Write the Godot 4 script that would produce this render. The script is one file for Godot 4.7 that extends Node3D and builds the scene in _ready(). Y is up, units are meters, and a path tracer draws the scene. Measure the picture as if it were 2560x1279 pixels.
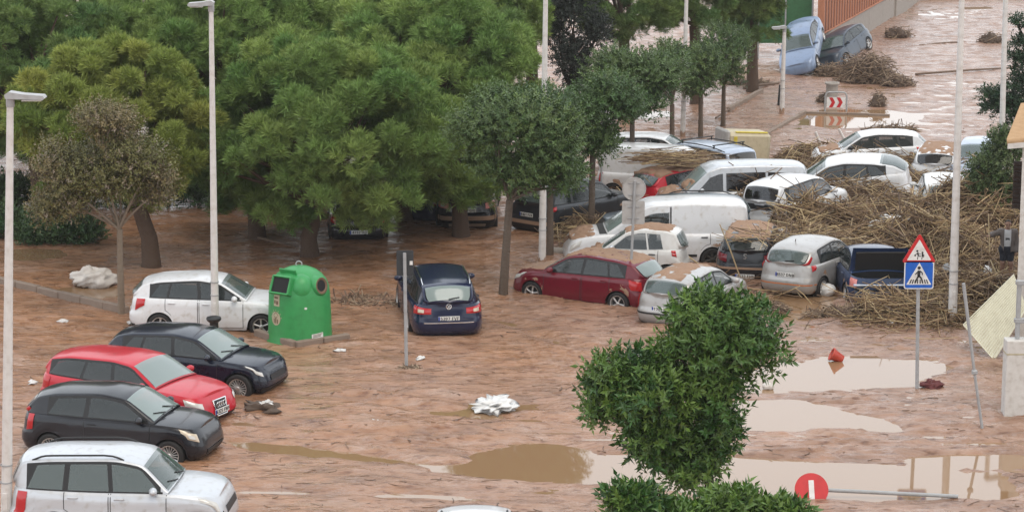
extends Node3D

# pinhole of the photograph, in its own 2560 x 1279 pixels
const F := 6200.0
const CAM_H := 13.7
const PITCH := 0.19733

var M := {}
var taken := {}
var rng := RandomNumberGenerator.new()
var bumps := FastNoiseLite.new()
var fine := FastNoiseLite.new()
var broad := FastNoiseLite.new()


func ray(px: float, py: float) -> Vector3:
	return Vector3((px - 1280.0) / F, -(py - 639.5) / F, -1.0).rotated(Vector3.RIGHT, -PITCH)

func gp(px: float, py: float, h := 0.0) -> Vector3:   # where the pixel's ray meets the level h
	var r := ray(px, py)
	return Vector3(0, CAM_H, 0) + r * ((h - CAM_H) / r.y)

func zp(px: float, py: float, z: float) -> Vector3:   # where the pixel's ray meets the upright plane z
	var r := ray(px, py)
	return Vector3(0, CAM_H, 0) + r * (z / r.z)


class MB:
	var v := PackedVector3Array()
	var n := PackedVector3Array()
	var c := PackedColorArray()
	var uv := PackedVector2Array()
	var idx := PackedInt32Array()

	func grid(rows: Array, closed := false) -> void:
		var base := v.size()
		var w: int = rows[0].size()
		for r in rows:
			v.append_array(r)
		var nn := PackedVector3Array()
		nn.resize(rows.size() * w)
		for i in rows.size() - 1:
			for j in (w if closed else w - 1):
				var a := i * w + j
				var b := i * w + (j + 1) % w
				var d := a + w
				var e := b + w
				var pa := v[base + a]
				var pb := v[base + b]
				var pd := v[base + d]
				var pe := v[base + e]
				var f1 := (pd - pa).cross(pb - pa)
				var f2 := (pd - pb).cross(pe - pb)
				nn[a] += f1
				nn[b] += f1 + f2
				nn[d] += f1 + f2
				nn[e] += f2
				idx.append_array(PackedInt32Array([base + a, base + b, base + d, base + b, base + e, base + d]))
		for k in nn.size():
			nn[k] = nn[k].normalized() if nn[k].length_squared() > 1e-16 else Vector3.UP
		n.append_array(nn)

	func face(pts: PackedVector3Array) -> void:   # flat convex face
		var base := v.size()
		var nm := (pts[2] - pts[0]).cross(pts[1] - pts[0]).normalized()
		for p in pts:
			v.append(p)
			n.append(nm)
		for k in range(1, pts.size() - 1):
			idx.append_array(PackedInt32Array([base, base + k, base + k + 1]))

	func cbox(t: Transform3D, s: Vector3, bev := 0.0) -> void:
		var h := s * 0.5
		var b: float = min(bev, min(h.x, min(h.y, h.z)) * 0.9)
		var i := h - Vector3(b, b, b)
		for ax in 3:
			for sg in [-1.0, 1.0]:
				var a1 := (ax + 1) % 3
				var a2 := (ax + 2) % 3
				var q := PackedVector3Array()
				for k in [[-1, -1], [1, -1], [1, 1], [-1, 1]]:
					var p := Vector3.ZERO
					p[ax] = h[ax] * sg
					p[a1] = i[a1] * k[0]
					p[a2] = i[a2] * k[1] * -sg
					q.append(t * p)
				face(q)
		if b <= 0.0:
			return
		for ax in 3:
			var a1 := (ax + 1) % 3
			var a2 := (ax + 2) % 3
			for s1 in [-1.0, 1.0]:
				for s2 in [-1.0, 1.0]:
					var q := PackedVector3Array()
					for k in [[0, -1], [0, 1], [1, 1], [1, -1]]:
						var p := Vector3.ZERO
						p[ax] = i[ax] * k[1] * s1 * s2 * -1.0
						p[a1] = (h[a1] if k[0] == 0 else i[a1]) * s1
						p[a2] = (i[a2] if k[0] == 0 else h[a2]) * s2
						q.append(t * p)
					face(q)
		for sx in [-1.0, 1.0]:
			for sy in [-1.0, 1.0]:
				for sz in [-1.0, 1.0]:
					var q := PackedVector3Array([t * Vector3(h.x * sx, i.y * sy, i.z * sz), t * Vector3(i.x * sx, h.y * sy, i.z * sz), t * Vector3(i.x * sx, i.y * sy, h.z * sz)])
					if sx * sy * sz > 0:
						q = PackedVector3Array([q[0], q[2], q[1]])
					face(q)

	func box(at: Vector3, s: Vector3, bev := 0.0, turn := 0.0) -> void:
		cbox(Transform3D(Basis(Vector3.UP, turn), at), s, bev)

	func tube(path: PackedVector3Array, radii: PackedFloat32Array, sides := 8, capped := true) -> void:
		var rows := []
		var dir := (path[1] - path[0]).normalized()
		var side := dir.cross(Vector3.UP if absf(dir.y) < 0.9 else Vector3.RIGHT).normalized()
		for i in path.size():
			var d := (path[mini(i + 1, path.size() - 1)] - path[maxi(i - 1, 0)]).normalized()
			side = (side - d * side.dot(d)).normalized()
			var up := side.cross(d)
			var row := PackedVector3Array()
			for k in sides:
				var a := TAU * k / sides
				row.append(path[i] + (side * cos(a) + up * sin(a)) * radii[i])
			rows.append(row)
		grid(rows, true)
		if capped:
			for e in [0, rows.size() - 1]:
				var q: PackedVector3Array = rows[e].duplicate()
				if e == 0:
					q.reverse()
				face(q)

	func rod(a: Vector3, b: Vector3, r: float, sides := 8, r2 := -1.0) -> void:
		tube(PackedVector3Array([a, b]), PackedFloat32Array([r, r if r2 < 0 else r2]), sides)

	func lathe(prof: PackedVector2Array, segs: int, t: Transform3D) -> void:   # (radius, height) round the y axis
		var rows := []
		for p in prof:
			var row := PackedVector3Array()
			for k in segs:
				var a := TAU * k / segs
				row.append(t * Vector3(cos(a) * p.x, p.y, sin(a) * p.x))
			rows.append(row)
		grid(rows, true)

	func ball(t: Transform3D, r: Vector3, segs := 12, rings := 8) -> void:
		var pr := PackedVector2Array()
		for i in rings + 1:
			var a := PI * i / rings - PI / 2
			pr.append(Vector2(maxf(cos(a), 0.0005), sin(a)))
		lathe(pr, segs, t * Transform3D(Basis.from_scale(r), Vector3.ZERO))

	func plate(poly: PackedVector2Array, t: Transform3D, thick: float) -> void:   # polygon in xy, thickness along z
		var ix := Geometry2D.triangulate_polygon(poly)
		var h := thick * 0.5
		for sg in [1.0, -1.0]:
			for k in range(0, ix.size(), 3):
				var q := PackedVector3Array()
				for m in 3:
					var p := poly[ix[k + m]]
					q.append(t * Vector3(p.x, p.y, h * sg))
				if sg < 0:
					q.reverse()
				face(q)
		for k in poly.size():
			var a := poly[k]
			var b := poly[(k + 1) % poly.size()]
			face(PackedVector3Array([t * Vector3(a.x, a.y, h), t * Vector3(a.x, a.y, -h), t * Vector3(b.x, b.y, -h), t * Vector3(b.x, b.y, h)]))

	func colour(col: Color) -> void:
		while c.size() < v.size():
			c.append(col)

	func mesh() -> ArrayMesh:
		var arr := []
		arr.resize(Mesh.ARRAY_MAX)
		arr[Mesh.ARRAY_VERTEX] = v
		arr[Mesh.ARRAY_NORMAL] = n
		arr[Mesh.ARRAY_INDEX] = idx
		if c.size() == v.size() and c.size() > 0:
			arr[Mesh.ARRAY_COLOR] = c
		if uv.size() == v.size() and uv.size() > 0:
			arr[Mesh.ARRAY_TEX_UV] = uv
		var m := ArrayMesh.new()
		m.add_surface_from_arrays(Mesh.PRIMITIVE_TRIANGLES, arr)
		return m


func numbered(called: String) -> String:
	taken[called] = taken.get(called, -1) + 1
	return called if taken[called] == 0 else "%s_%03d" % [called, taken[called]]

func tag(o: Node, label: String, category: String, group := "", kind := "") -> void:
	if label: o.set_meta("label", label)
	if category: o.set_meta("category", category)
	if group: o.set_meta("group", group)
	if kind: o.set_meta("kind", kind)

func thing(called: String, label: String, category: String, at := Vector3.ZERO, group := "") -> Node3D:
	var o := Node3D.new()
	o.name = numbered(called)
	add_child(o)
	o.position = at
	tag(o, label, category, group)
	return o

func part(parent: Node, called: String, mb: MB, mat: Material) -> MeshInstance3D:
	return piece(parent, called, mb.mesh(), mat)

func piece(parent: Node, called: String, mesh: Mesh, mat: Material, t := Transform3D()) -> MeshInstance3D:
	var o := MeshInstance3D.new()
	o.name = numbered(called) if parent == self else called
	o.mesh = mesh
	o.material_override = mat
	o.transform = t
	parent.add_child(o, true)
	return o

func solo(called: String, label: String, category: String, mb: MB, mat: Material, at := Vector3.ZERO, group := "") -> MeshInstance3D:
	var o := part(self, called, mb, mat)
	o.position = at
	tag(o, label, category, group)
	return o

func setting(called: String, mb: MB, mat: Material) -> MeshInstance3D:
	var o := part(self, called, mb, mat)
	o.set_meta("kind", "structure")
	return o

func swarm(parent: Node, called: String, mesh: Mesh, mat: Material, places: Array, colours := PackedColorArray()) -> MultiMeshInstance3D:
	var mm := MultiMesh.new()
	mm.transform_format = MultiMesh.TRANSFORM_3D
	mm.use_colors = colours.size() > 0
	mm.mesh = mesh
	mm.instance_count = places.size()
	for i in places.size():
		mm.set_instance_transform(i, places[i])
		if colours.size() > 0:
			mm.set_instance_color(i, colours[i])
	var o := MultiMeshInstance3D.new()
	o.name = numbered(called) if parent == self else called
	o.multimesh = mm
	o.material_override = mat
	parent.add_child(o, true)
	o.set_meta("kind", "stuff")
	return o

func lin(r: float, g: float, b: float) -> Color:   # linear base colour to the sRGB that albedo_color wants
	return Color(r, g, b).linear_to_srgb()

func mat(key: String, col: Color, rough := 0.7, metal := 0.0, spec := 0.5) -> StandardMaterial3D:
	var m := StandardMaterial3D.new()
	m.resource_name = key
	m.albedo_color = col
	m.roughness = rough
	m.metallic = metal
	m.metallic_specular = spec
	M[key] = m
	return m

func noise(seed_: int, freq: float, oct := 4) -> FastNoiseLite:
	var f := FastNoiseLite.new()
	f.seed = seed_
	f.noise_type = FastNoiseLite.TYPE_SIMPLEX_SMOOTH
	f.frequency = freq
	f.fractal_type = FastNoiseLite.FRACTAL_FBM
	f.fractal_octaves = oct
	return f

func noise_tex(seed_: int, freq: float, oct: int, stops: Array, size := 512, as_normal := false, strength := 4.0) -> NoiseTexture2D:
	var t := NoiseTexture2D.new()
	t.width = size
	t.height = size
	t.seamless = true
	t.noise = noise(seed_, freq, oct)
	t.as_normal_map = as_normal
	t.bump_strength = strength
	if stops.size() > 0:
		var g := Gradient.new()
		g.offsets = PackedFloat32Array(stops.map(func(s): return s[0]))
		g.colors = PackedColorArray(stops.map(func(s): return s[1]))
		t.color_ramp = g
	return t

func yawed(turn_deg: float) -> Basis:
	return Basis(Vector3.UP, deg_to_rad(turn_deg))


func _ready() -> void:
	rng.seed = 20241030
	bumps = noise(11, 1.0, 3)
	fine = noise(12, 1.0, 3)
	broad = noise(13, 1.0, 2)
	view_and_light()
	make_materials()
	make_ground()
	make_setting()
	make_cars()
	make_trees()
	make_street()
	make_debris()
	make_person()


func view_and_light() -> void:
	var cam := Camera3D.new()
	cam.name = "camera"
	cam.position = Vector3(0, CAM_H, 0)
	cam.rotation = Vector3(-PITCH, 0, 0)
	cam.fov = rad_to_deg(2.0 * atan(639.5 / F))
	cam.near = 0.5
	cam.far = 3000.0
	cam.current = true
	add_child(cam)
	var sky_m := ProceduralSkyMaterial.new()
	sky_m.sky_top_color = Color(0.89, 0.92, 0.955)
	sky_m.sky_horizon_color = Color(0.94, 0.95, 0.96)
	sky_m.sky_curve = 0.25
	sky_m.ground_bottom_color = Color(0.36, 0.29, 0.25)
	sky_m.ground_horizon_color = Color(0.62, 0.57, 0.54)
	sky_m.ground_curve = 0.1
	sky_m.sun_angle_max = 1.0
	var sky := Sky.new()
	sky.sky_material = sky_m
	var e := Environment.new()
	e.background_mode = Environment.BG_SKY
	e.sky = sky
	e.tonemap_mode = Environment.TONE_MAPPER_LINEAR
	e.tonemap_exposure = 1.9
	e.fog_enabled = true
	e.fog_density = 0.00022
	e.fog_light_color = Color(0.93, 0.92, 0.92)
	e.sdfgi_enabled = true
	e.ssao_enabled = true
	e.ssil_enabled = true
	var we := WorldEnvironment.new()
	we.name = "daylight"
	we.environment = e
	add_child(we)
	var sun := DirectionalLight3D.new()
	sun.name = "overcast_sun"
	sun.light_energy = 0.3
	sun.light_angular_distance = 40.0
	sun.light_color = Color(1.0, 0.97, 0.93)
	sun.shadow_enabled = true
	sun.rotation_degrees = Vector3(-62, 25, 0)
	add_child(sun)


func make_materials() -> void:
	# ---- mud
	var ripple := noise_tex(3, 0.02, 5, [], 1024, true, 9.0)
	var wet := noise_tex(5, 0.006, 5, [[0.0, Color(0.14, 0.14, 0.14)], [0.35, Color(0.22, 0.22, 0.22)], [0.6, Color(0.38, 0.38, 0.38)], [1.0, Color(0.62, 0.62, 0.62)]], 1024)
	var silt := noise_tex(7, 0.012, 6, [[0.0, Color(0.62, 0.55, 0.50)], [0.22, Color(0.84, 0.79, 0.75)], [0.36, Color(0.95, 0.93, 0.91)], [0.6, Color(1, 1, 1)], [1.0, Color(1.0, 0.96, 0.92)]], 1024)
	var mud := mat("mud", Color(1, 1, 1), 1.0, 0.0, 0.45)
	mud.vertex_color_use_as_albedo = true
	mud.albedo_texture = silt
	mud.normal_enabled = true
	mud.normal_texture = ripple
	mud.normal_scale = 0.75
	mud.roughness_texture = wet
	mud.uv1_scale = Vector3(0.33, 0.33, 0.33)
	mud.texture_repeat = true
	var md := mat("mud_dry", lin(0.31, 0.20, 0.137), 0.8, 0.0, 0.3)
	md.normal_enabled = true
	md.normal_texture = ripple
	md.uv1_triplanar = true
	md.uv1_scale = Vector3(0.9, 0.9, 0.9)
	var w := mat("flood_water", lin(0.27, 0.165, 0.09), 0.03, 0.0, 0.5)
	w.metallic_specular = 0.52
	# ---- paint
	var dirt := noise_tex(21, 0.02, 6, [[0.0, Color(0.86, 0.83, 0.80)], [0.22, Color(0.95, 0.94, 0.925)], [0.42, Color(1, 1, 1)], [1.0, Color(1, 1, 1)]], 512)
	for p in [["white", lin(0.66, 0.67, 0.69), 0.28, 0.0], ["white_warm", lin(0.62, 0.62, 0.61), 0.3, 0.0], ["silver", lin(0.52, 0.54, 0.57), 0.33, 0.35], ["silver_warm", lin(0.40, 0.39, 0.38), 0.35, 0.35], ["silver_dark", lin(0.33, 0.34, 0.35), 0.35, 0.35], ["black", lin(0.011, 0.012, 0.017), 0.22, 0.0],
			["black_blue", lin(0.009, 0.013, 0.026), 0.2, 0.0], ["red", lin(0.48, 0.012, 0.028), 0.28, 0.0], ["dark_red", lin(0.135, 0.006, 0.016), 0.27, 0.0], ["navy", lin(0.007, 0.012, 0.043), 0.2, 0.0], ["blue", lin(0.012, 0.03, 0.085), 0.28, 0.0],
			["teal", lin(0.035, 0.055, 0.075), 0.28, 0.1], ["sky_blue", lin(0.19, 0.25, 0.37), 0.32, 0.2], ["slate", lin(0.045, 0.06, 0.085), 0.35, 0.1], ["graphite", lin(0.028, 0.03, 0.035), 0.3, 0.1], ["pale_blue", lin(0.40, 0.46, 0.56), 0.35, 0.2]]:
		var m := mat("paint_" + p[0], p[1], p[2], p[3], 0.42)
		m.clearcoat_enabled = true
		m.clearcoat = 0.35
		m.clearcoat_roughness = 0.08
		m.albedo_texture = dirt
		m.uv1_triplanar = true
		m.uv1_scale = Vector3(0.35, 0.35, 0.35)
	for g in [["glass", lin(0.020, 0.030, 0.030), 0.06, 0.5], ["glass_light", lin(0.10, 0.135, 0.13), 0.1, 0.62], ["glass_fogged", lin(0.24, 0.30, 0.29), 0.14, 0.78], ["glass_black", lin(0.006, 0.006, 0.008), 0.07, 0.82]]:
		var gm := mat(g[0], Color(g[1].r, g[1].g, g[1].b, g[3]), g[2], 0.0, 0.6)
		gm.transparency = BaseMaterial3D.TRANSPARENCY_ALPHA
	mat("lining", lin(0.030, 0.030, 0.031), 0.85)
	mat("seat_cloth", lin(0.060, 0.060, 0.063), 0.9)
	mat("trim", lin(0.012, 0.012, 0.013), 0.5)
	mat("rubber", lin(0.013, 0.012, 0.012), 0.75)
	mat("alloy", lin(0.55, 0.54, 0.53), 0.38, 0.75)
	mat("alloy_muddy", lin(0.33, 0.25, 0.19), 0.5, 0.35)
	mat("steel_wheel", lin(0.05, 0.045, 0.04), 0.6, 0.2)
	mat("dark_metal", lin(0.02, 0.019, 0.018), 0.6, 0.2)
	mat("chrome", lin(0.75, 0.75, 0.76), 0.15, 1.0)
	mat("plate", lin(0.68, 0.68, 0.66), 0.4)
	mat("plate_blue", lin(0.02, 0.05, 0.3), 0.4)
	mat("ink", lin(0.012, 0.012, 0.012), 0.5)
	mat("lamp_red", lin(0.42, 0.008, 0.012), 0.1, 0.0, 0.6)
	mat("lamp_dark_red", lin(0.14, 0.008, 0.014), 0.1, 0.0, 0.6)
	mat("lamp_pink", lin(0.62, 0.22, 0.2), 0.12, 0.0, 0.6)
	mat("lamp_clear", lin(0.56, 0.55, 0.52), 0.08, 0.1, 0.65)
	mat("lamp_warm", lin(0.55, 0.47, 0.36), 0.1, 0.1, 0.65)
	mat("lamp_orange", lin(0.5, 0.16, 0.05), 0.1, 0.0, 0.6)


var GX := PackedFloat32Array()
var level := PackedFloat32Array()      # mean height of the mud over the water, on a 0.25 m raster
const LX0 := -45.0
const LZ0 := -36.0
const LC := 0.25
const LNX := 361
const LNZ := 520

func stamp(poly_px: Array, value: float, soft: int, blend := 1.0) -> void:
	var poly := PackedVector2Array()
	var lo := Vector2(1e9, 1e9)
	var hi := -lo
	for p in poly_px:
		var g := gp(p[0], p[1])
		var q := Vector2((g.x - LX0) / LC, (LZ0 - g.z) / LC)
		poly.append(q)
		lo = lo.min(q)
		hi = hi.max(q)
	for j in range(maxi(int(lo.y) - soft, 0), mini(int(hi.y) + soft + 2, LNZ)):
		for i in range(maxi(int(lo.x) - soft, 0), mini(int(hi.x) + soft + 2, LNX)):
			var p := Vector2(i, j)
			var k := 0.0
			if Geometry2D.is_point_in_polygon(p, poly):
				k = 1.0
			elif soft > 0:
				var d := 1e9
				for m in poly.size():
					d = minf(d, p.distance_to(Geometry2D.get_closest_point_to_segment(p, poly[m], poly[(m + 1) % poly.size()])))
				k = clampf(1.0 - d / soft, 0.0, 1.0)
				k = k * k * (3.0 - 2.0 * k)
			if k > 0.0:
				level[j * LNX + i] = lerpf(level[j * LNX + i], value, k * blend)

func rut(line_px: Array, wide: float, deep: float) -> void:   # a wheel track: a groove between two low shoulders
	var pts := PackedVector2Array()
	for p in line_px:
		var g := gp(p[0], p[1])
		pts.append(Vector2(g.x, g.z))
	for m in pts.size() - 1:
		var lo := pts[m].min(pts[m + 1]) - Vector2.ONE * wide * 2.0
		var hi := pts[m].max(pts[m + 1]) + Vector2.ONE * wide * 2.0
		for j in range(maxi(int((LZ0 - hi.y) / LC), 0), mini(int((LZ0 - lo.y) / LC) + 2, LNZ)):
			for i in range(maxi(int((lo.x - LX0) / LC), 0), mini(int((hi.x - LX0) / LC) + 2, LNX)):
				var q := Vector2(LX0 + i * LC, LZ0 - j * LC)
				var d := q.distance_to(Geometry2D.get_closest_point_to_segment(q, pts[m], pts[m + 1])) / wide
				if d < 1.0:
					level[j * LNX + i] = minf(level[j * LNX + i], 0.085 - deep * (1.0 - d * d))
				elif d < 2.0:
					level[j * LNX + i] += deep * 0.25 * (1.0 - absf(d - 1.5) * 2.0)

func mean_level(x: float, z: float) -> float:
	var a := clampf((x - LX0) / LC, 0.0, LNX - 1.01)
	var b := clampf((LZ0 - z) / LC, 0.0, LNZ - 1.01)
	var i := int(a)
	var j := int(b)
	var o := j * LNX + i
	return lerpf(lerpf(level[o], level[o + 1], a - i), lerpf(level[o + LNX], level[o + LNX + 1], a - i), b - j)

func mud_height(x: float, z: float) -> float:
	var m := mean_level(x, z)
	var wx := x + broad.get_noise_2d(x * 0.5, z * 0.5) * 1.2
	var chop := clampf(0.3 + broad.get_noise_2d(x * 0.22 + 9.0, z * 0.22) * 0.9 + clampf((x + 2.0) * 0.05, -0.2, 0.35), 0.06, 1.0)
	var r := bumps.get_noise_2d(wx * 0.45, z * 0.7) * 0.05
	var a := 1.0 - absf(fine.get_noise_2d(wx * 0.5 + 31.0, z * 1.2)) * 2.0
	var b := 1.0 - absf(fine.get_noise_2d(wx * 1.0, z * 2.6 + 17.0)) * 2.0
	r += (maxf(a, 0.0) ** 4.0 * 0.045 + maxf(b, 0.0) ** 3.0 * 0.034) * chop - 0.02
	var calm := clampf((m + 0.13) / 0.1, 0.0, 1.0)
	return m + r * (0.45 + 0.55 * calm)

func make_ground() -> void:
	level.resize(LNX * LNZ)
	for j in LNZ:
		for i in LNX:
			var x := LX0 + i * LC
			var z := LZ0 - j * LC
			level[j * LNX + i] = 0.085 + broad.get_noise_2d(x * 0.12, z * 0.12) * 0.03
	# wetter ground: patches of water stand between the ridges
	stamp([[1650, 790], [2560, 800], [2560, 1279], [1450, 1279], [1300, 1180], [1500, 1000]], 0.036, 10)
	stamp([[1980, 215], [2250, 180], [2560, 190], [2560, 345], [2280, 345], [1900, 300]], 0.028, 14)
	stamp([[1800, 205], [1990, 200], [2000, 300], [1780, 330]], 0.045, 8)
	stamp([[1900, 830], [2500, 830], [2500, 905], [1900, 905]], 0.03, 6)
	stamp([[2260, 22], [2480, 8], [2440, 42], [2280, 50]], 0.012, 4)
	# higher silt
	stamp([[860, 560], [1250, 560], [1300, 640], [1000, 700], [860, 680]], 0.14, 16)
	stamp([[2100, 100], [2560, 90], [2560, 170], [2150, 175]], 0.12, 10)
	stamp([[1700, 1085], [2560, 1075], [2560, 1130], [1700, 1135]], 0.075, 4)
	stamp([[560, 980], [800, 940], [1300, 960], [1400, 1090], [900, 1090], [560, 1075]], 0.10, 10)
	for l in [[[600, 1060], [1000, 1092], [1500, 1078], [2100, 1098], [2560, 1085]], [[600, 1088], [1000, 1118], [1500, 1100], [2100, 1120], [2560, 1106]], [[880, 1000], [1150, 1040], [1420, 1058], [1720, 1062]], [[930, 975], [1200, 1012], [1450, 1030]], [[1240, 800], [1400, 860], [1700, 905], [2000, 880], [2300, 850]], [[2050, 332], [2300, 250], [2560, 207]], [[2150, 340], [2360, 268], [2560, 232]], [[560, 1230], [1000, 1240], [1500, 1262]]]:
		rut(l, 0.32, 0.07)
	# pools
	for p in [
		[[1860, 945], [1960, 916], [2130, 907], [2290, 909], [2350, 914], [2300, 935], [2265, 958], [2150, 965], [1960, 970], [1860, 968]],
		[[1850, 1012], [1990, 1008], [2070, 1030], [2180, 1052], [2230, 1072], [1990, 1066], [1850, 1064]],
		[[1200, 1142], [1330, 1119], [1430, 1125], [1440, 1132], [1330, 1143]],
		[[1110, 1172], [1260, 1160], [1450, 1153], [1600, 1145], [1800, 1152], [2000, 1162], [2300, 1178], [2490, 1200], [2510, 1232], [2200, 1232], [1800, 1222], [1470, 1198], [1260, 1185]],
		[[2310, 1150], [2420, 1145], [2505, 1147], [2560, 1150], [2560, 1163], [2400, 1163], [2310, 1163]],
		[[1960, 725], [2010, 708], [2065, 740], [2040, 785], [1995, 795], [1968, 760]],
		[[45, 628], [130, 628], [145, 638], [60, 646]],
		[[175, 724], [265, 719], [285, 738], [205, 746]],
		[[2015, 288], [2080, 276], [2200, 276], [2290, 290], [2250, 312], [2100, 318], [2025, 310]],
		[[1590, 283], [1660, 278], [1670, 290], [1600, 294]]]:
		stamp(p, -0.10, 2)
	stamp([[580, 1108], [700, 1112], [880, 1136], [1090, 1166], [900, 1148], [650, 1124]], -0.05, 1)
	stamp([[1360, 1010], [1190, 1040], [1140, 1033], [1190, 1022]], -0.04, 2, 0.8)
	# one sheet, dense where the picture looks, running on to the horizon
	var xs := PackedFloat32Array([-1500, -400, -150, -70])
	var x := -32.0
	while x <= 32.0:
		xs.append(x)
		x += 0.13
	xs.append_array(PackedFloat32Array([70, 150, 400, 1500]))
	var zs := PackedFloat32Array([1500, 300, 60, 0, -25, -36])
	var z := -41.0
	while z > -160.0:
		zs.append(z)
		z -= clampf(z * z / 84940.0 * 1.9, 0.06, 0.34)
	zs.append_array(PackedFloat32Array([-200, -320, -600, -1500]))
	var w := xs.size()
	var h := zs.size()
	var v := PackedVector3Array()
	var col := PackedColorArray()
	var uv := PackedVector2Array()
	var nrm := PackedVector3Array()
	v.resize(w * h)
	col.resize(w * h)
	uv.resize(w * h)
	nrm.resize(w * h)
	var o := 0
	for j in h:
		for i in w:
			var px := xs[i]
			var pz := zs[j]
			var y := 0.08
			if absf(px) < 40 and pz < -36 and pz > -162:
				y = mud_height(px, pz)
			v[o] = Vector3(px, y, pz)
			uv[o] = Vector2(px * 0.45, pz)
			var a := broad.get_noise_2d(px * 0.16 + 40.0, pz * 0.16) * 0.5 + 0.5
			var b := fine.get_noise_2d(px * 0.7, pz * 0.7 + 9.0)
			a = clampf(a + clampf((px + pz * 0.02 - 1.0) / 14.0, -0.4, 0.6), 0.0, 1.0)
			var cc := Color(0.332, 0.178, 0.102).lerp(Color(0.306, 0.188, 0.134), a)
			var st := bumps.get_noise_2d(px * 0.4 + 70.0, pz * 0.9)
			if st > 0.1:
				cc = cc.lerp(Color(0.19, 0.108, 0.07), minf((st - 0.1) * 2.2, 0.5))
			elif st < -0.22:
				cc = cc.lerp(Color(0.37, 0.25, 0.19), minf((-0.22 - st) * 2.5, 0.5))
			col[o] = cc * (1.0 + 0.14 * b)
			col[o].a = 1.0
			o += 1
	var ix := PackedInt32Array()
	ix.resize((w - 1) * (h - 1) * 6)
	var q := 0
	for j in h - 1:
		for i in w - 1:
			var a := j * w + i
			var b := a + 1
			var d := a + w
			var e := d + 1
			ix[q] = a; ix[q + 1] = d; ix[q + 2] = b; ix[q + 3] = b; ix[q + 4] = d; ix[q + 5] = e
			q += 6
	for j in h:
		for i in w:
			var k := j * w + i
			var dx := v[k + (1 if i < w - 1 else 0)] - v[k - (1 if i > 0 else 0)]
			var dz := v[k + (w if j < h - 1 else 0)] - v[k - (w if j > 0 else 0)]
			var nn := dx.cross(dz).normalized()
			nrm[k] = nn if nn.y > 0 else -nn
	var mb := MB.new()
	mb.v = v
	mb.n = nrm
	mb.c = col
	mb.uv = uv
	mb.idx = ix
	setting("mud_ground", mb, M.mud)
	var wt := MB.new()
	wt.face(PackedVector3Array([Vector3(-60, 0, -30), Vector3(-60, 0, -165), Vector3(60, 0, -165), Vector3(60, 0, -30)]))
	setting("flood_water", wt, M.flood_water)


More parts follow.
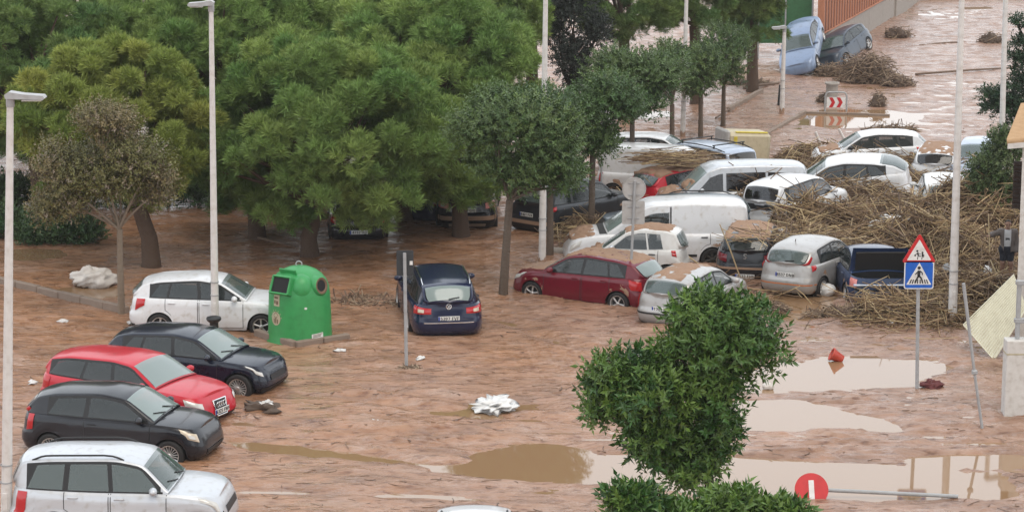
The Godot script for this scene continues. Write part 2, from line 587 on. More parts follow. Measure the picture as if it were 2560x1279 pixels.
# ---------------------------------------------------------------- vehicles
# own axes: +x front, +y up, +z the driver's right; origin on the ground under the middle
class CarShape:
	var L := 4.0
	var W := 1.7
	var H := 1.45
	var sill := 0.22
	var pw := 6.0                 # squareness of the plan
	var wr := 0.31
	var ar := 0.37
	var xfw := 1.2
	var xrw := -1.2
	var sh := []                  # shoulder line, Vector2(x, y), rear to front
	var sil := []                 # outline of the cabin, Vector2(x, y), front to rear
	var tumble := 0.34
	var inset := 0.015
	var rim := 0.07
	var crown := 0.055
	var hood_crown := 0.06
	var ef := [[0.0, -0.14], [0.12, -0.05], [0.3, 0.0], [0.5, -0.015], [0.7, -0.045], [0.85, -0.085], [1.0, -0.17]]
	var er := [[0.0, -0.14], [0.12, -0.05], [0.3, 0.0], [0.5, -0.01], [0.55, -0.05], [0.75, -0.07], [1.0, -0.11]]
	var wd := [[0.0, 0.93], [0.1, 0.975], [0.3, 1.0], [0.55, 0.995], [0.62, 0.985], [0.85, 0.975], [0.95, 0.945], [1.0, 0.90]]
	var tx := PackedFloat32Array()
	var ty := PackedFloat32Array()

	func pick(table: Array, f: float) -> float:
		for i in table.size() - 1:
			if f <= table[i + 1][0]:
				var t: float = clampf((f - table[i][0]) / (table[i + 1][0] - table[i][0]), 0.0, 1.0)
				t = lerpf(t, t * t * (3.0 - 2.0 * t), 0.5)
				return lerpf(table[i][1], table[i + 1][1], t)
		return table[-1][1]

	func ysh(x: float) -> float:
		var k := 0
		while k < sh.size() - 2 and x > sh[k + 1].x:
			k += 1
		var p0: Vector2 = sh[maxi(k - 1, 0)]
		var p1: Vector2 = sh[k]
		var p2: Vector2 = sh[k + 1]
		var p3: Vector2 = sh[mini(k + 2, sh.size() - 1)]
		var h := p2.x - p1.x
		var m1 := (p2.y - p0.y) / maxf(p2.x - p0.x, 0.001) * h
		var m2 := (p3.y - p1.y) / maxf(p3.x - p1.x, 0.001) * h
		var t: float = clampf((x - p1.x) / h, 0.0, 1.0)
		var t2 := t * t
		var t3 := t2 * t
		return (2 * t3 - 3 * t2 + 1) * p1.y + (t3 - 2 * t2 + t) * m1 + (-2 * t3 + 3 * t2) * p2.y + (t3 - t2) * m2

	func ylow(x: float) -> float:
		var y := sill
		for w in [xfw, xrw]:
			var d := absf(x - w)
			if d < ar:
				y = maxf(y, wr + sqrt(ar * ar - d * d))
		return y

	func bz(u: float) -> float:
		return pow(maxf(1.0 - pow(minf(absf(u), 1.0), pw), 0.0), 1.0 / pw)

	func uc(c: float) -> float:        # 0 in the middle of an end, 0.5 at the corner, 1 amidships
		return pow(maxf(cos(c * PI / 2), 0.0), 2.0 / pw)

	func ends(f: float) -> Vector2:
		return Vector2(L * 0.5 + pick(ef, f), -L * 0.5 - pick(er, f))

	func bpt(u: float, f: float, side: float, off := 0.0) -> Vector3:
		var e := ends(f)
		var hl := (e.x - e.y) * 0.5
		var x := (e.x + e.y) * 0.5 + hl * u
		var lo := ylow(x)
		var hi := ysh(x)
		var y := lo + f * (hi - lo)
		var fy := clampf((y - sill) / (hi - sill), 0.0, 1.0)
		var b := bz(u)
		var z := W * 0.5 * pick(wd, fy) * b
		if off != 0.0:
			var nx := signf(u) * pow(absf(u), pw - 1.0) / hl
			var nz := pow(b, pw - 1.0) / (W * 0.5)
			var nn := Vector2(nx, nz).normalized()
			x += nn.x * off
			z += nn.y * off
		return Vector3(x, y, z * side)

	func spt(x: float, y: float, side: float, off := 0.0) -> Vector3:    # flank below the shoulder
		var lo := ylow(x)
		var hi := ysh(x)
		var f := clampf((y - lo) / maxf(hi - lo, 0.01), 0.0, 1.0)
		var e := ends(f)
		var u := (x - (e.x + e.y) * 0.5) / ((e.x - e.y) * 0.5)
		var fy := clampf((y - sill) / (hi - sill), 0.0, 1.0)
		return Vector3(x, y, (W * 0.5 * pick(wd, fy) * bz(u) + off) * side)

	func cap(x: float, q: float, off := 0.0) -> Vector3:                  # bonnet and boot lid
		var p := spt(x, ysh(x), 1.0)
		return Vector3(x, ysh(x) + hood_crown * (1.0 - pow(absf(q), 2.5)) + off, p.z * q)

	func S(t: float) -> Vector2:
		var s := Vector2.ZERO
		var w := 0.0
		for k in [-2, -1, 0, 1, 2]:
			var a: float = clampf(t + k * 0.09, 0.0, sil.size() - 1.0)
			var i := mini(int(a), sil.size() - 2)
			s += sil[i].lerp(sil[i + 1], a - i)
			w += 1.0
		return s / w

	func N(t: float) -> Vector2:
		var d := S(minf(t + 0.05, sil.size() - 1.0)) - S(maxf(t - 0.05, 0.0))
		return Vector2(d.y, -d.x).normalized() * (1.0 if d.x < 0 or d.y < 0 else 1.0)

	func zb(x: float) -> float:
		return spt(x, ysh(x), 1.0).z - inset

	func cz(x: float, y: float) -> float:
		return zb(x) - tumble * maxf(y - ysh(x), 0.0)

	func top(t: float, q: float, off := 0.0) -> Vector3:                  # roof, windscreen and rear window; q 0 in the middle, 1 at the side
		var s := S(t)
		var nn := N(t)
		var r: float = minf(rim, maxf((s.y - ysh(s.x)) * 0.8, 0.004))
		var e := s - nn * r
		var ze := cz(e.x, e.y)
		var a := absf(q)
		var cr := crown * (1.0 + 0.9 * absf(nn.x))
		if a <= 0.85:
			var k := a / 0.85
			var p := s + nn * (off + cr * (1.0 - pow(k, 2.4)))
			return Vector3(p.x, p.y, (ze - r) * k * signf(q))
		var b := (a - 0.85) / 0.15 * PI / 2
		var p2 := s - nn * (r * (1.0 - cos(b)) - off * cos(b))
		return Vector3(p2.x, p2.y, (ze - r + (r + off) * sin(b)) * signf(q))

	func table() -> void:
		for i in range(0, (sil.size() - 1) * 12 + 1):
			var s := S(i / 12.0)
			tx.append(s.x)
			ty.append(s.y)

	func sily(x: float) -> float:
		for i in tx.size() - 1:
			if (x <= tx[i] and x >= tx[i + 1]):
				return lerpf(ty[i], ty[i + 1], (tx[i] - x) / maxf(tx[i] - tx[i + 1], 1e-5))
		return ty[0] if x > tx[0] else ty[-1]

	func wpt(x: float, y: float, side: float, off: float) -> Vector3:
		return Vector3(x, y, (cz(x, y) + off) * side)


const KINDS := {
	# all lengths as shares: x of the length from the nose, y of the height
	"hatch": {"sh": [[0.0, 0.50], [0.05, 0.56], [0.13, 0.605], [0.26, 0.635], [0.6, 0.66], [0.9, 0.68], [1.0, 0.67]], "sil": [[0.245, 0.64], [0.42, 0.945], [0.56, 1.0], [0.8, 0.965], [0.9, 0.90], [0.985, 0.66]],
		"win": [[0.30, 0.415, 0.535, 0.545], [0.555, 0.565, 0.735, 0.715], [0.75, 0.73, 0.85, 0.79]], "doors": [[0.275, 0.545], [0.555, 0.755]], "fo": 0.185, "ws": [0.06, 0.98], "rw": [4.06, 4.86]},
	"threedoor": {"sh": [[0.0, 0.50], [0.05, 0.56], [0.13, 0.605], [0.26, 0.635], [0.6, 0.66], [0.9, 0.68], [1.0, 0.67]], "sil": [[0.245, 0.64], [0.42, 0.945], [0.56, 1.0], [0.8, 0.965], [0.9, 0.90], [0.985, 0.66]],
		"win": [[0.30, 0.415, 0.61, 0.60], [0.635, 0.625, 0.825, 0.775]], "doors": [[0.275, 0.625]], "fo": 0.19, "ws": [0.06, 0.98], "rw": [4.06, 4.86]},
	"wagon": {"sh": [[0.0, 0.50], [0.05, 0.555], [0.13, 0.60], [0.25, 0.635], [0.6, 0.65], [0.9, 0.66], [1.0, 0.66]], "sil": [[0.25, 0.64], [0.40, 0.955], [0.52, 1.0], [0.8, 0.985], [0.92, 0.94], [0.99, 0.66]],
		"win": [[0.30, 0.40, 0.51, 0.52], [0.53, 0.54, 0.70, 0.68], [0.715, 0.695, 0.91, 0.86]], "doors": [[0.27, 0.52], [0.53, 0.71]], "fo": 0.195, "ws": [0.06, 0.98], "rw": [4.06, 4.80]},
	"suv": {"sh": [[0.0, 0.52], [0.04, 0.57], [0.1, 0.61], [0.24, 0.64], [0.6, 0.645], [0.9, 0.66], [1.0, 0.65]], "sil": [[0.25, 0.645], [0.375, 0.945], [0.5, 1.0], [0.8, 0.985], [0.93, 0.95], [0.99, 0.65]],
		"win": [[0.295, 0.38, 0.505, 0.515], [0.525, 0.535, 0.71, 0.70], [0.735, 0.725, 0.895, 0.85]], "doors": [[0.265, 0.515], [0.525, 0.725]], "fo": 0.195, "ws": [0.06, 0.98], "rw": [4.06, 4.80]},
	"coupe_suv": {"sh": [[0.0, 0.46], [0.04, 0.53], [0.1, 0.60], [0.24, 0.645], [0.6, 0.67], [0.85, 0.72], [1.0, 0.70]], "sil": [[0.235, 0.65], [0.41, 0.945], [0.54, 1.0], [0.75, 0.96], [0.89, 0.88], [0.985, 0.70]],
		"win": [[0.29, 0.405, 0.525, 0.535], [0.545, 0.555, 0.70, 0.69], [0.715, 0.705, 0.83, 0.76]], "doors": [[0.26, 0.535], [0.545, 0.73]], "fo": 0.2, "ws": [0.06, 0.98], "rw": [3.3, 4.86]},
	"sedan": {"sh": [[0.0, 0.44], [0.05, 0.52], [0.13, 0.59], [0.26, 0.64], [0.6, 0.655], [0.84, 0.68], [1.0, 0.67]], "sil": [[0.265, 0.65], [0.42, 0.955], [0.54, 1.0], [0.66, 0.975], [0.73, 0.92], [0.865, 0.68]],
		"win": [[0.315, 0.415, 0.525, 0.535], [0.545, 0.55, 0.70, 0.665], [0.715, 0.68, 0.77, 0.70]], "doors": [[0.28, 0.535], [0.545, 0.73]], "fo": 0.19, "ws": [0.06, 0.98], "rw": [4.06, 4.9]},
	"micro": {"sh": [[0.0, 0.42], [0.05, 0.50], [0.14, 0.58], [0.24, 0.62], [0.6, 0.63], [0.9, 0.66], [1.0, 0.62]], "sil": [[0.15, 0.60], [0.40, 0.93], [0.55, 1.0], [0.8, 0.985], [0.9, 0.94], [0.985, 0.62]],
		"win": [[0.25, 0.40, 0.63, 0.60], [0.645, 0.615, 0.79, 0.75]], "doors": [[0.22, 0.74]], "fo": 0.14, "ws": [0.06, 0.98], "rw": [4.06, 4.86]},
	"van": {"sh": [[0.0, 0.36], [0.03, 0.43], [0.08, 0.49], [0.19, 0.545], [0.4, 0.555], [0.8, 0.555], [1.0, 0.55]], "sil": [[0.165, 0.55], [0.285, 0.90], [0.37, 0.985], [0.66, 1.0], [0.965, 0.975], [0.995, 0.55]],
		"win": [[0.235, 0.30, 0.385, 0.385]], "doors": [[0.2, 0.395], [0.41, 0.62]], "fo": 0.19, "ws": [0.06, 0.98], "rw": [4.12, 4.8]},
	"people_van": {"sh": [[0.0, 0.36], [0.03, 0.43], [0.08, 0.50], [0.2, 0.56], [0.4, 0.57], [0.8, 0.57], [1.0, 0.57]], "sil": [[0.175, 0.56], [0.32, 0.91], [0.40, 0.985], [0.66, 1.0], [0.95, 0.97], [0.99, 0.57]],
		"win": [[0.25, 0.33, 0.415, 0.415], [0.435, 0.435, 0.69, 0.69], [0.705, 0.705, 0.935, 0.91]], "doors": [[0.21, 0.425], [0.435, 0.69]], "fo": 0.185, "ws": [0.06, 0.98], "rw": [4.12, 4.8]},
}

var wheel_parts := {}

func wheel_kit(style: String) -> Array:
	if wheel_parts.has(style):
		return wheel_parts[style]
	var side := Transform3D(Basis(Vector3.RIGHT, PI / 2), Vector3.ZERO)      # lathe axis y becomes z
	var ty := MB.new()
	ty.lathe(PackedVector2Array([Vector2(0.66, 0.30), Vector2(0.80, 0.335), Vector2(0.93, 0.31), Vector2(0.985, 0.25), Vector2(1.0, 0.12), Vector2(1.0, -0.12), Vector2(0.985, -0.25), Vector2(0.9, -0.32), Vector2(0.66, -0.32)]), 28, side)
	var rm := MB.new()
	var gap := MB.new()
	rm.lathe(PackedVector2Array([Vector2(0.69, 0.31), Vector2(0.655, 0.315), Vector2(0.62, 0.27), Vector2(0.60, 0.12), Vector2(0.60, -0.2)]), 28, side)
	gap.lathe(PackedVector2Array([Vector2(0.605, 0.02), Vector2(0.3, 0.03), Vector2(0.001, 0.03)]), 20, side)
	var count := 5
	var wide := 0.15
	if style == "multi":
		count = 18
		wide = 0.05
	elif style == "ten":
		count = 10
		wide = 0.085
	elif style == "cover":
		count = 7
		wide = 0.21
	for k in count:
		var a := TAU * k / count
		var d := Vector3(cos(a), sin(a), 0)
		var s := Vector3(-sin(a), cos(a), 0)
		var rows := []
		for q in [[0.1, 0.255, 0.8], [0.3, 0.25, 0.85], [0.5, 0.235, 1.0], [0.64, 0.25, 1.25]]:
			var w: float = wide * q[2] * 0.5
			var c: Vector3 = d * q[0] + Vector3(0, 0, q[1])
			rows.append(PackedVector3Array([c - s * w + Vector3(0, 0, -0.1), c - s * w, c + Vector3(0, 0, 0.012), c + s * w, c + s * w + Vector3(0, 0, -0.1)]))
		rm.grid(rows)
	rm.lathe(PackedVector2Array([Vector2(0.17, 0.18), Vector2(0.16, 0.275), Vector2(0.09, 0.3), Vector2(0.001, 0.3)]), 14, side)
	wheel_parts[style] = [ty.mesh(), rm.mesh(), gap.mesh()]
	return wheel_parts[style]

func patch(sample: Callable, nu: int, nv: int) -> MB:
	var rows := []
	for i in nu + 1:
		var r := PackedVector3Array()
		for j in nv + 1:
			r.append(sample.call(float(i) / nu, float(j) / nv))
		rows.append(r)
	var mb := MB.new()
	mb.grid(rows)
	return mb

func lettering(parent: Node, called: String, text: String, high: float, m: Material, t: Transform3D, deep := 0.003) -> void:
	var tm := TextMesh.new()
	var f := SystemFont.new()
	f.font_names = PackedStringArray(["Droid Sans"])
	f.font_weight = 700
	tm.font = f
	tm.text = text
	tm.font_size = 32
	tm.pixel_size = high / 23.0
	tm.depth = deep
	tm.curve_step = 4.0
	piece(parent, called, tm, m, t)

func number_plate(car: Node3D, x: float, y: float, front: bool, text: String) -> void:
	var sg := 1.0 if front else -1.0
	var t := Transform3D(Basis(Vector3.UP, PI / 2 * sg), Vector3(x, y, 0))
	var mb := MB.new()
	mb.cbox(t, Vector3(0.52, 0.115, 0.012), 0.004)
	var o := part(car, "number_plate", mb, M.plate)
	var bl := MB.new()
	bl.cbox(t * Transform3D(Basis(), Vector3(-0.238, 0, 0.0055)), Vector3(0.04, 0.107, 0.004), 0.0)
	part(o, "country_band", bl, M.plate_blue)
	if text:
		lettering(o, "plate_number", text, 0.078, M.ink, t * Transform3D(Basis(), Vector3(0.02, 0, 0.008)))

func car(called: String, label: String, category: String, s: Dictionary, group := "") -> Node3D:
	var k: Dictionary = KINDS[s.kind]
	var sh := CarShape.new()
	sh.L = s.L
	sh.W = s.W
	sh.H = s.H
	var hh: float = s.H - 0.06
	sh.wr = s.get("wr", 0.31)
	sh.ar = sh.wr + s.get("gap", 0.05)
	sh.sill = s.get("sill", 0.2)
	sh.pw = s.get("pw", 6.0)
	sh.tumble = s.get("tumble", 0.36)
	sh.crown = s.get("crown", 0.05)
	sh.xfw = s.L * (0.5 - s.get("fo", k.fo))
	sh.xrw = sh.xfw - s.wb
	if s.has("er"): sh.er = s.er
	if s.has("ef"): sh.ef = s.ef
	var nx := func(q: float) -> float: return s.L * (0.5 - q)
	for i in range(k.sh.size() - 1, -1, -1):
		sh.sh.append(Vector2(nx.call(k.sh[i][0]), k.sh[i][1] * hh))
	for p in s.get("sil", k.sil):
		sh.sil.append(Vector2(nx.call(p[0]), p[1] * hh))
	sh.table()
	var paint: Material = s.paint
	var root := thing(called, label, category, Vector3.ZERO, group)

	# --- where it stands
	var turn: Basis = yawed(s.yaw)
	var ref: Array = s.ref
	var loc := Vector3.ZERO
	match ref[0]:
		"FR": loc = Vector3(sh.xfw, 0, s.W * 0.5 - 0.1)
		"FL": loc = Vector3(sh.xfw, 0, -s.W * 0.5 + 0.1)
		"RR": loc = Vector3(sh.xrw, 0, s.W * 0.5 - 0.1)
		"RL": loc = Vector3(sh.xrw, 0, -s.W * 0.5 + 0.1)
		"RC": loc = Vector3(-s.L * 0.5, 0, 0)
		"FC": loc = Vector3(s.L * 0.5, 0, 0)
		"CRL": loc = Vector3(-s.L * 0.5, 0, -s.W * 0.5)
		"T": loc = Vector3(nx.call((k.sil[1][0] + k.sil[3][0]) * 0.5), s.H, 0)
	var sunk: float = s.get("sunk", 0.1)
	if s.has("tilt"):
		turn = turn * Basis(Vector3.RIGHT, deg_to_rad(s.tilt[0])) * Basis(Vector3.BACK, deg_to_rad(s.tilt[1]))
	var there := gp(ref[1], ref[2], loc.y - sunk if ref[0] == "T" else 0.0)
	var off := turn * loc
	root.basis = turn
	root.position = Vector3(there.x - off.x, (there.y - off.y) if ref[0] == "T" else -sunk, there.z - off.z)
	if ref[0] == "MID":                       # middle of the body, at the distance where it meets the ground
		root.position = zp(ref[1], ref[2], gp(ref[1], ref[3]).z) - turn * Vector3(0, 0.65, 0)

	# --- painted shell below the shoulder
	var us := PackedFloat32Array()
	var cs := [0.0, 0.002, 0.008, 0.02, 0.045, 0.08, 0.13, 0.19, 0.25, 0.31, 0.37, 0.43, 0.5, 0.56, 0.62, 0.68]
	for c in cs:
		us.append(sh.uc(c))
		us.append(-sh.uc(c))
	var e3 := sh.ends(0.4)
	var xs := []
	for w in [sh.xfw, sh.xrw]:
		for a in [-1.02, -1.0, -0.985, -0.95, -0.88, -0.78, -0.62, -0.42, -0.2, 0.0, 0.2, 0.42, 0.62, 0.78, 0.88, 0.95, 0.985, 1.0, 1.02]:
			xs.append(w + sh.ar * a)
	for i in 9:
		xs.append(lerpf(sh.xfw - sh.ar * 1.1, sh.xrw + sh.ar * 1.1, i / 8.0))
	for x in xs:
		us.append((x - (e3.x + e3.y) * 0.5) / ((e3.x - e3.y) * 0.5))
	us.sort()
	us.reverse()
	var uu := PackedFloat32Array()
	for u in us:
		if absf(u) <= 1.0 and (uu.is_empty() or uu[-1] - u > 0.0004 or absf(u) > 0.995):
			uu.append(u)
	var fs := [0.0, 0.05, 0.12, 0.2, 0.3, 0.42, 0.5, 0.55, 0.62, 0.72, 0.82, 0.9, 0.955, 0.985, 1.0]
	var body := MB.new()
	for side in [-1.0, 1.0]:
		var rows := []
		for u in uu:
			var r := PackedVector3Array()
			for f in fs:
				r.append(sh.bpt(u, f, side))
			rows.append(r)
		body.grid(rows)
	var lid := []
	for u in uu:
		var e := sh.bpt(u, 1.0, 1.0)
		var r := PackedVector3Array()
		var hc: float = sh.hood_crown * minf(1.0, e.z / 0.35)
		for q in [-1.0, -0.97, -0.9, -0.75, -0.5, -0.25, 0.0, 0.25, 0.5, 0.75, 0.9, 0.97, 1.0]:
			r.append(Vector3(e.x, e.y + hc * (1.0 - pow(absf(q), 2.5)), e.z * q))
		lid.append(r)
	if not s.get("open_boot", false):
		body.grid(lid)
	else:
		var part_lid := []
		for r in lid:
			if r[0].x > -s.L * 0.5 + 0.75:
				part_lid.append(r)
		body.grid(part_lid)
	part(root, "body", body, paint)
	var under := MB.new()
	under.box(Vector3((sh.xfw + sh.xrw) * 0.5, sh.sill + 0.22, 0), Vector3(s.L - 0.5, 0.5, s.W - 0.5), 0.03)
	part(root, "underbody", under, M.rubber)

	# --- cabin
	var cab := MB.new()
	var rows2 := []
	var nt := (sh.sil.size() - 1) * 7
	for i in nt + 1:
		var t: float = float(i) / 7.0
		var half := PackedVector3Array()
		for q in [0.0, 0.2, 0.4, 0.6, 0.75, 0.85, 0.89, 0.93, 0.97, 1.0]:
			half.append(sh.top(t, q))
		var e: Vector3 = half[-1]
		var base: float = sh.ysh(e.x) - 0.04
		for q in [0.1, 0.4, 0.7, 1.0]:
			var y: float = lerpf(e.y, minf(base, e.y), q)
			half.append(Vector3(e.x, y, sh.cz(e.x, y)))
		var row := PackedVector3Array()
		for j in range(half.size() - 1, 0, -1):
			row.append(Vector3(half[j].x, half[j].y, -half[j].z))
		row.append_array(half)
		rows2.append(row)
	var wins: Array = s.get("win", k.win)
	var mt: float = s.get("mt", 0.085)
	var ws: Array = k.ws
	var rw: Array = s.get("rw", k.rw)
	var xw0: float = nx.call(wins[0][0])
	var xw1: float = nx.call(wins[-1][2])
	cab.grid(rows2)
	var keep := PackedInt32Array()
	var wide: int = rows2[0].size()
	var mid := wide / 2
	for q in range(0, cab.idx.size(), 6):
		var v0: int = cab.idx[q]
		var c0 := v0 % wide
		var tm: float = (v0 / wide + 0.5) / 7.0
		var k0 := absi(c0 - mid)
		var k1 := absi(c0 + 1 - mid)
		var open := false
		if maxi(k0, k1) <= 5:
			open = (tm > ws[0] + 0.07 and tm < ws[1] - 0.07) or (not s.get("blind_back", false) and tm > rw[0] + 0.07 and tm < rw[1] - 0.07)
		elif mini(k0, k1) >= 9:
			var xm: float = (cab.v[v0].x + cab.v[v0 + wide].x) * 0.5
			open = xm < xw0 - 0.01 and xm > xw1 + 0.01
		if not open:
			keep.append_array(cab.idx.slice(q, q + 6))
	cab.idx = keep
	part(root, "roof", cab, s.get("roof_paint", paint))
	# --- what one sees through the glass
	var zin: float = s.W * 0.5 - 0.28
	part(root, "cabin_lining", patch(func(a, b): return sh.cap(lerpf(nx.call(k.sil[0][0] + 0.02), nx.call(minf(k.sil[-1][0], 0.985) - 0.02), a), lerpf(-0.9, 0.9, b), 0.012), 14, 8), M.lining)
	var dash := MB.new()
	var dx: float = nx.call(wins[0][0] + 0.045)
	dash.cbox(Transform3D(Basis(), Vector3(dx, sh.ysh(dx) + 0.02, 0)), Vector3(0.3, 0.2, zin * 2.0), 0.05)
	part(root, "dashboard", dash, M.lining)
	var wheel_mb := MB.new()
	ring(wheel_mb, Transform3D(Basis(Vector3.BACK, -0.35) * Basis(Vector3.UP, PI / 2), Vector3(dx - 0.3, sh.ysh(dx) + 0.06, -zin * 0.5)), 0.17, 0.016)
	part(root, "steering_wheel", wheel_mb, M.trim)
	var rows_of_seats := [wins[0][2] - 0.01]
	if wins.size() > 1 and s.kind != "micro":
		rows_of_seats.append(wins[1][2] + (0.0 if wins.size() > 2 else -0.03))
	for sx in rows_of_seats:
		for sz in [-0.5, 0.5]:
			var st := MB.new()
			var px: float = nx.call(sx)
			var py: float = sh.ysh(px)
			st.cbox(Transform3D(Basis(Vector3.BACK, 0.22), Vector3(px, py + 0.08, zin * sz)), Vector3(0.13, 0.4, 0.44), 0.05)
			var seat := part(root, "seat", st, M.seat_cloth)
			var hr := MB.new()
			hr.cbox(Transform3D(Basis(Vector3.BACK, 0.15), Vector3(px - 0.06, py + 0.34, zin * sz)), Vector3(0.09, 0.15, 0.24), 0.04)
			part(seat, "headrest", hr, M.seat_cloth)
	part(root, "windscreen", patch(func(a, b): return sh.top(lerpf(ws[0], ws[1], a), lerpf(-0.87, 0.87, b) * lerpf(0.97, 1.0, a), 0.008), 8, 12), s.get("front_glass", M.glass_light))
	if not s.get("blind_back", false):
		part(root, "rear_window", patch(func(a, b): return sh.top(lerpf(rw[0], rw[1], a), lerpf(-0.84, 0.84, b) * lerpf(1.0, 0.96, a), 0.008), 8, 12), s.get("back_glass", M.glass_light))

	# --- side windows and doors
	var frame_mat: Material = M.trim if s.get("black_pillars", true) else paint
	for side in [-1.0, 1.0]:
		var w0: Array = wins[0]
		var w1: Array = wins[-1]
		part(root, "window_frame", patch(func(a, b):          # above the glass
			var x: float = nx.call(lerpf(w0[1] - 0.004, maxf(w1[2], w1[3]) + 0.004, a))
			return sh.wpt(x, lerpf(maxf(sh.sily(x) - mt - 0.012, sh.ysh(x) + 0.02), sh.sily(x) - 0.04, b), side, 0.006), 22, 3), frame_mat)
		part(root, "window_frame", patch(func(a, b):          # along the waist
			var x: float = nx.call(lerpf(w0[0] - 0.012, w1[2] + 0.006, a))
			return sh.wpt(x, sh.ysh(x) + lerpf(-0.03, 0.04, b), side, lerpf(0.002, 0.006, b)), 22, 2), frame_mat)
		part(root, "window_frame", patch(func(a, b):          # between the windscreen pillar and the front pane
			var xl: float = nx.call(w0[0] - 0.006)
			var xh: float = nx.call(w0[1])
			var y0: float = sh.ysh(xl) + 0.02
			var y1: float = maxf(sh.sily(xh) - mt, y0)
			var x := lerpf(xl, xh, a)
			var y := lerpf(y0, y1, a)
			return sh.wpt(x - 0.012, lerpf(y - 0.012, maxf(sh.sily(x) - 0.04, y), b), side, 0.006), 12, 3), frame_mat)
		part(root, "window_frame", patch(func(a, b):          # behind the last pane
			var xl: float = nx.call(w1[2])
			var xh: float = nx.call(w1[3])
			var y0: float = sh.ysh(xl) + 0.02
			var y1: float = sh.sily(xh) - mt + 0.01
			var y := lerpf(y0, y1, a)
			return sh.wpt(lerpf(lerpf(xl, xh, a) + 0.012, minf(xl, xh) - 0.02, b), y, side, 0.006), 8, 4), frame_mat)
		for i in wins.size() - 1:
			var wa: Array = wins[i]
			var wb: Array = wins[i + 1]
			part(root, "pillar", patch(func(a, b):
				var xl: float = nx.call(lerpf(wa[2] - 0.003, wb[0] + 0.003, a))
				var xh: float = nx.call(lerpf(wa[3] - 0.003, wb[1] + 0.003, a))
				return sh.wpt(lerpf(xl, xh, b), lerpf(sh.ysh(xl) + 0.02, sh.sily(xh) - mt + 0.01, b), side, 0.007), 3, 6), frame_mat)
		for w in wins:
			part(root, "side_window", patch(func(a, b):
				var xl: float = nx.call(lerpf(w[0], w[2], a))
				var xh: float = nx.call(lerpf(w[1], w[3], a))
				var y0: float = sh.ysh(xl) + 0.03
				var y1: float = maxf(sh.sily(xh) - mt, sh.ysh(xh) + 0.032)
				return sh.wpt(lerpf(xl, xh, b), lerpf(y0, y1, b), side, 0.010), 10, 5), s.get("side_glass", M.glass))
		for d in s.get("doors", k.doors):
			var x0: float = nx.call(d[0])
			var x1: float = nx.call(d[1])
			var door := part(root, "door", patch(func(a, b):
				var x := lerpf(x0 - 0.006, x1 + 0.006, a)
				return sh.spt(x, lerpf(sh.ylow(x) + 0.07, sh.ysh(x) - 0.004, b), side, 0.004), 12, 10), paint)
			var seam := MB.new()  # black strips draw the rubber and the shadow line of the door gap
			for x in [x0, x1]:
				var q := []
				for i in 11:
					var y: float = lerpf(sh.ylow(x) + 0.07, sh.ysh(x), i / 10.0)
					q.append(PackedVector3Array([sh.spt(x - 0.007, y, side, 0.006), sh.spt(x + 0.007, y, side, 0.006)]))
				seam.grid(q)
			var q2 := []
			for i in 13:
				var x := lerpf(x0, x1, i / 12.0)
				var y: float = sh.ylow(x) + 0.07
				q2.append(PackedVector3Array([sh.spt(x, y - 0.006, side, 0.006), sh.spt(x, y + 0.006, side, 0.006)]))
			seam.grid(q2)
			part(door, "seal_and_gap_line", seam, M.trim)
			var hx := x1 + 0.16
			var hy: float = sh.ysh(hx) - 0.085
			var hp: Vector3 = sh.spt(hx, hy, side, 0.022)
			var hd := MB.new()
			hd.cbox(Transform3D(Basis(), hp), Vector3(0.19, 0.03, 0.035), 0.012)
			part(door, "door_handle", hd, s.get("handle", paint))
		# side rubbing strip
		if s.has("strip"):
			part(root, "rubbing_strip", patch(func(a, b):
				var x := lerpf(sh.xfw - sh.ar - 0.05, sh.xrw + sh.ar + 0.05, a)
				return sh.spt(x, s.strip + b * 0.07, side, 0.014), 14, 2), M.trim)
		# mud thrown up along the sill
		if s.get("splash", group.begins_with("cars washed")):
			part(root, "mud_splash", patch(func(a, b):
				var x := lerpf(e3.x - 0.25, e3.y + 0.25, a)
				var y: float = sh.ylow(x) + lerpf(0.0, 0.24, b)
				var h: float = fine.get_noise_3d(x * 2.4 + root.position.x * 7.0, y * 3.0, side * 3.0 + root.position.z) * 0.03 + lerpf(0.003, -0.02, b)
				return sh.spt(x, minf(y, sh.ysh(x) - 0.05), side, h), 60, 9), M.mud_dry)
		# mirror
		if not s.get("no_mirrors", false):
			var mx: float = nx.call(wins[0][0] + 0.025)
			var mp := Vector3(mx, sh.ysh(mx) + 0.075, (sh.zb(mx) + 0.115) * side)
			var mm := MB.new()
			mm.ball(Transform3D(Basis(Vector3.UP, 0.25 * side), mp), Vector3(0.075, 0.075, 0.115), 10, 8)
			var mir := part(root, "mirror", mm, s.get("mirror_paint", paint))
			var st := MB.new()
			st.rod(Vector3(mx, sh.ysh(mx) + 0.02, (sh.zb(mx) - 0.03) * side), mp + Vector3(0, -0.04, 0), 0.025, 6)
			part(mir, "mirror_arm", st, M.trim)
		# lamps
		for l in s.get("lamps", []):
			var front: bool = l[0] == "f"
			var lamp := part(root, "headlight" if front else "tail_light", patch(func(a, b):
				var c := lerpf(l[1], l[2], a)
				var f0 := lerpf(l[3], l[5], a)
				var f1 := lerpf(l[4], l[6], a)
				var bulge: float = 0.012 + 0.016 * sin(PI * a) * sin(PI * b)
				return sh.bpt(sh.uc(c) * (1.0 if front else -1.0), lerpf(f0, f1, b), side, bulge), 10, 6), M[l[7]])
			if l.size() > 8:
				var inner := patch(func(a, b):
					var c := lerpf(l[1], l[2], lerpf(0.25, 0.6, a))
					var f0 := lerpf(l[3], l[5], lerpf(0.25, 0.6, a))
					var f1 := lerpf(l[4], l[6], lerpf(0.25, 0.6, a))
					return sh.bpt(sh.uc(c) * (1.0 if front else -1.0), lerpf(f0, f1, lerpf(0.25, 0.75, b)), side, 0.032), 6, 4)
				part(lamp, "lamp_lens", inner, M[l[8]])
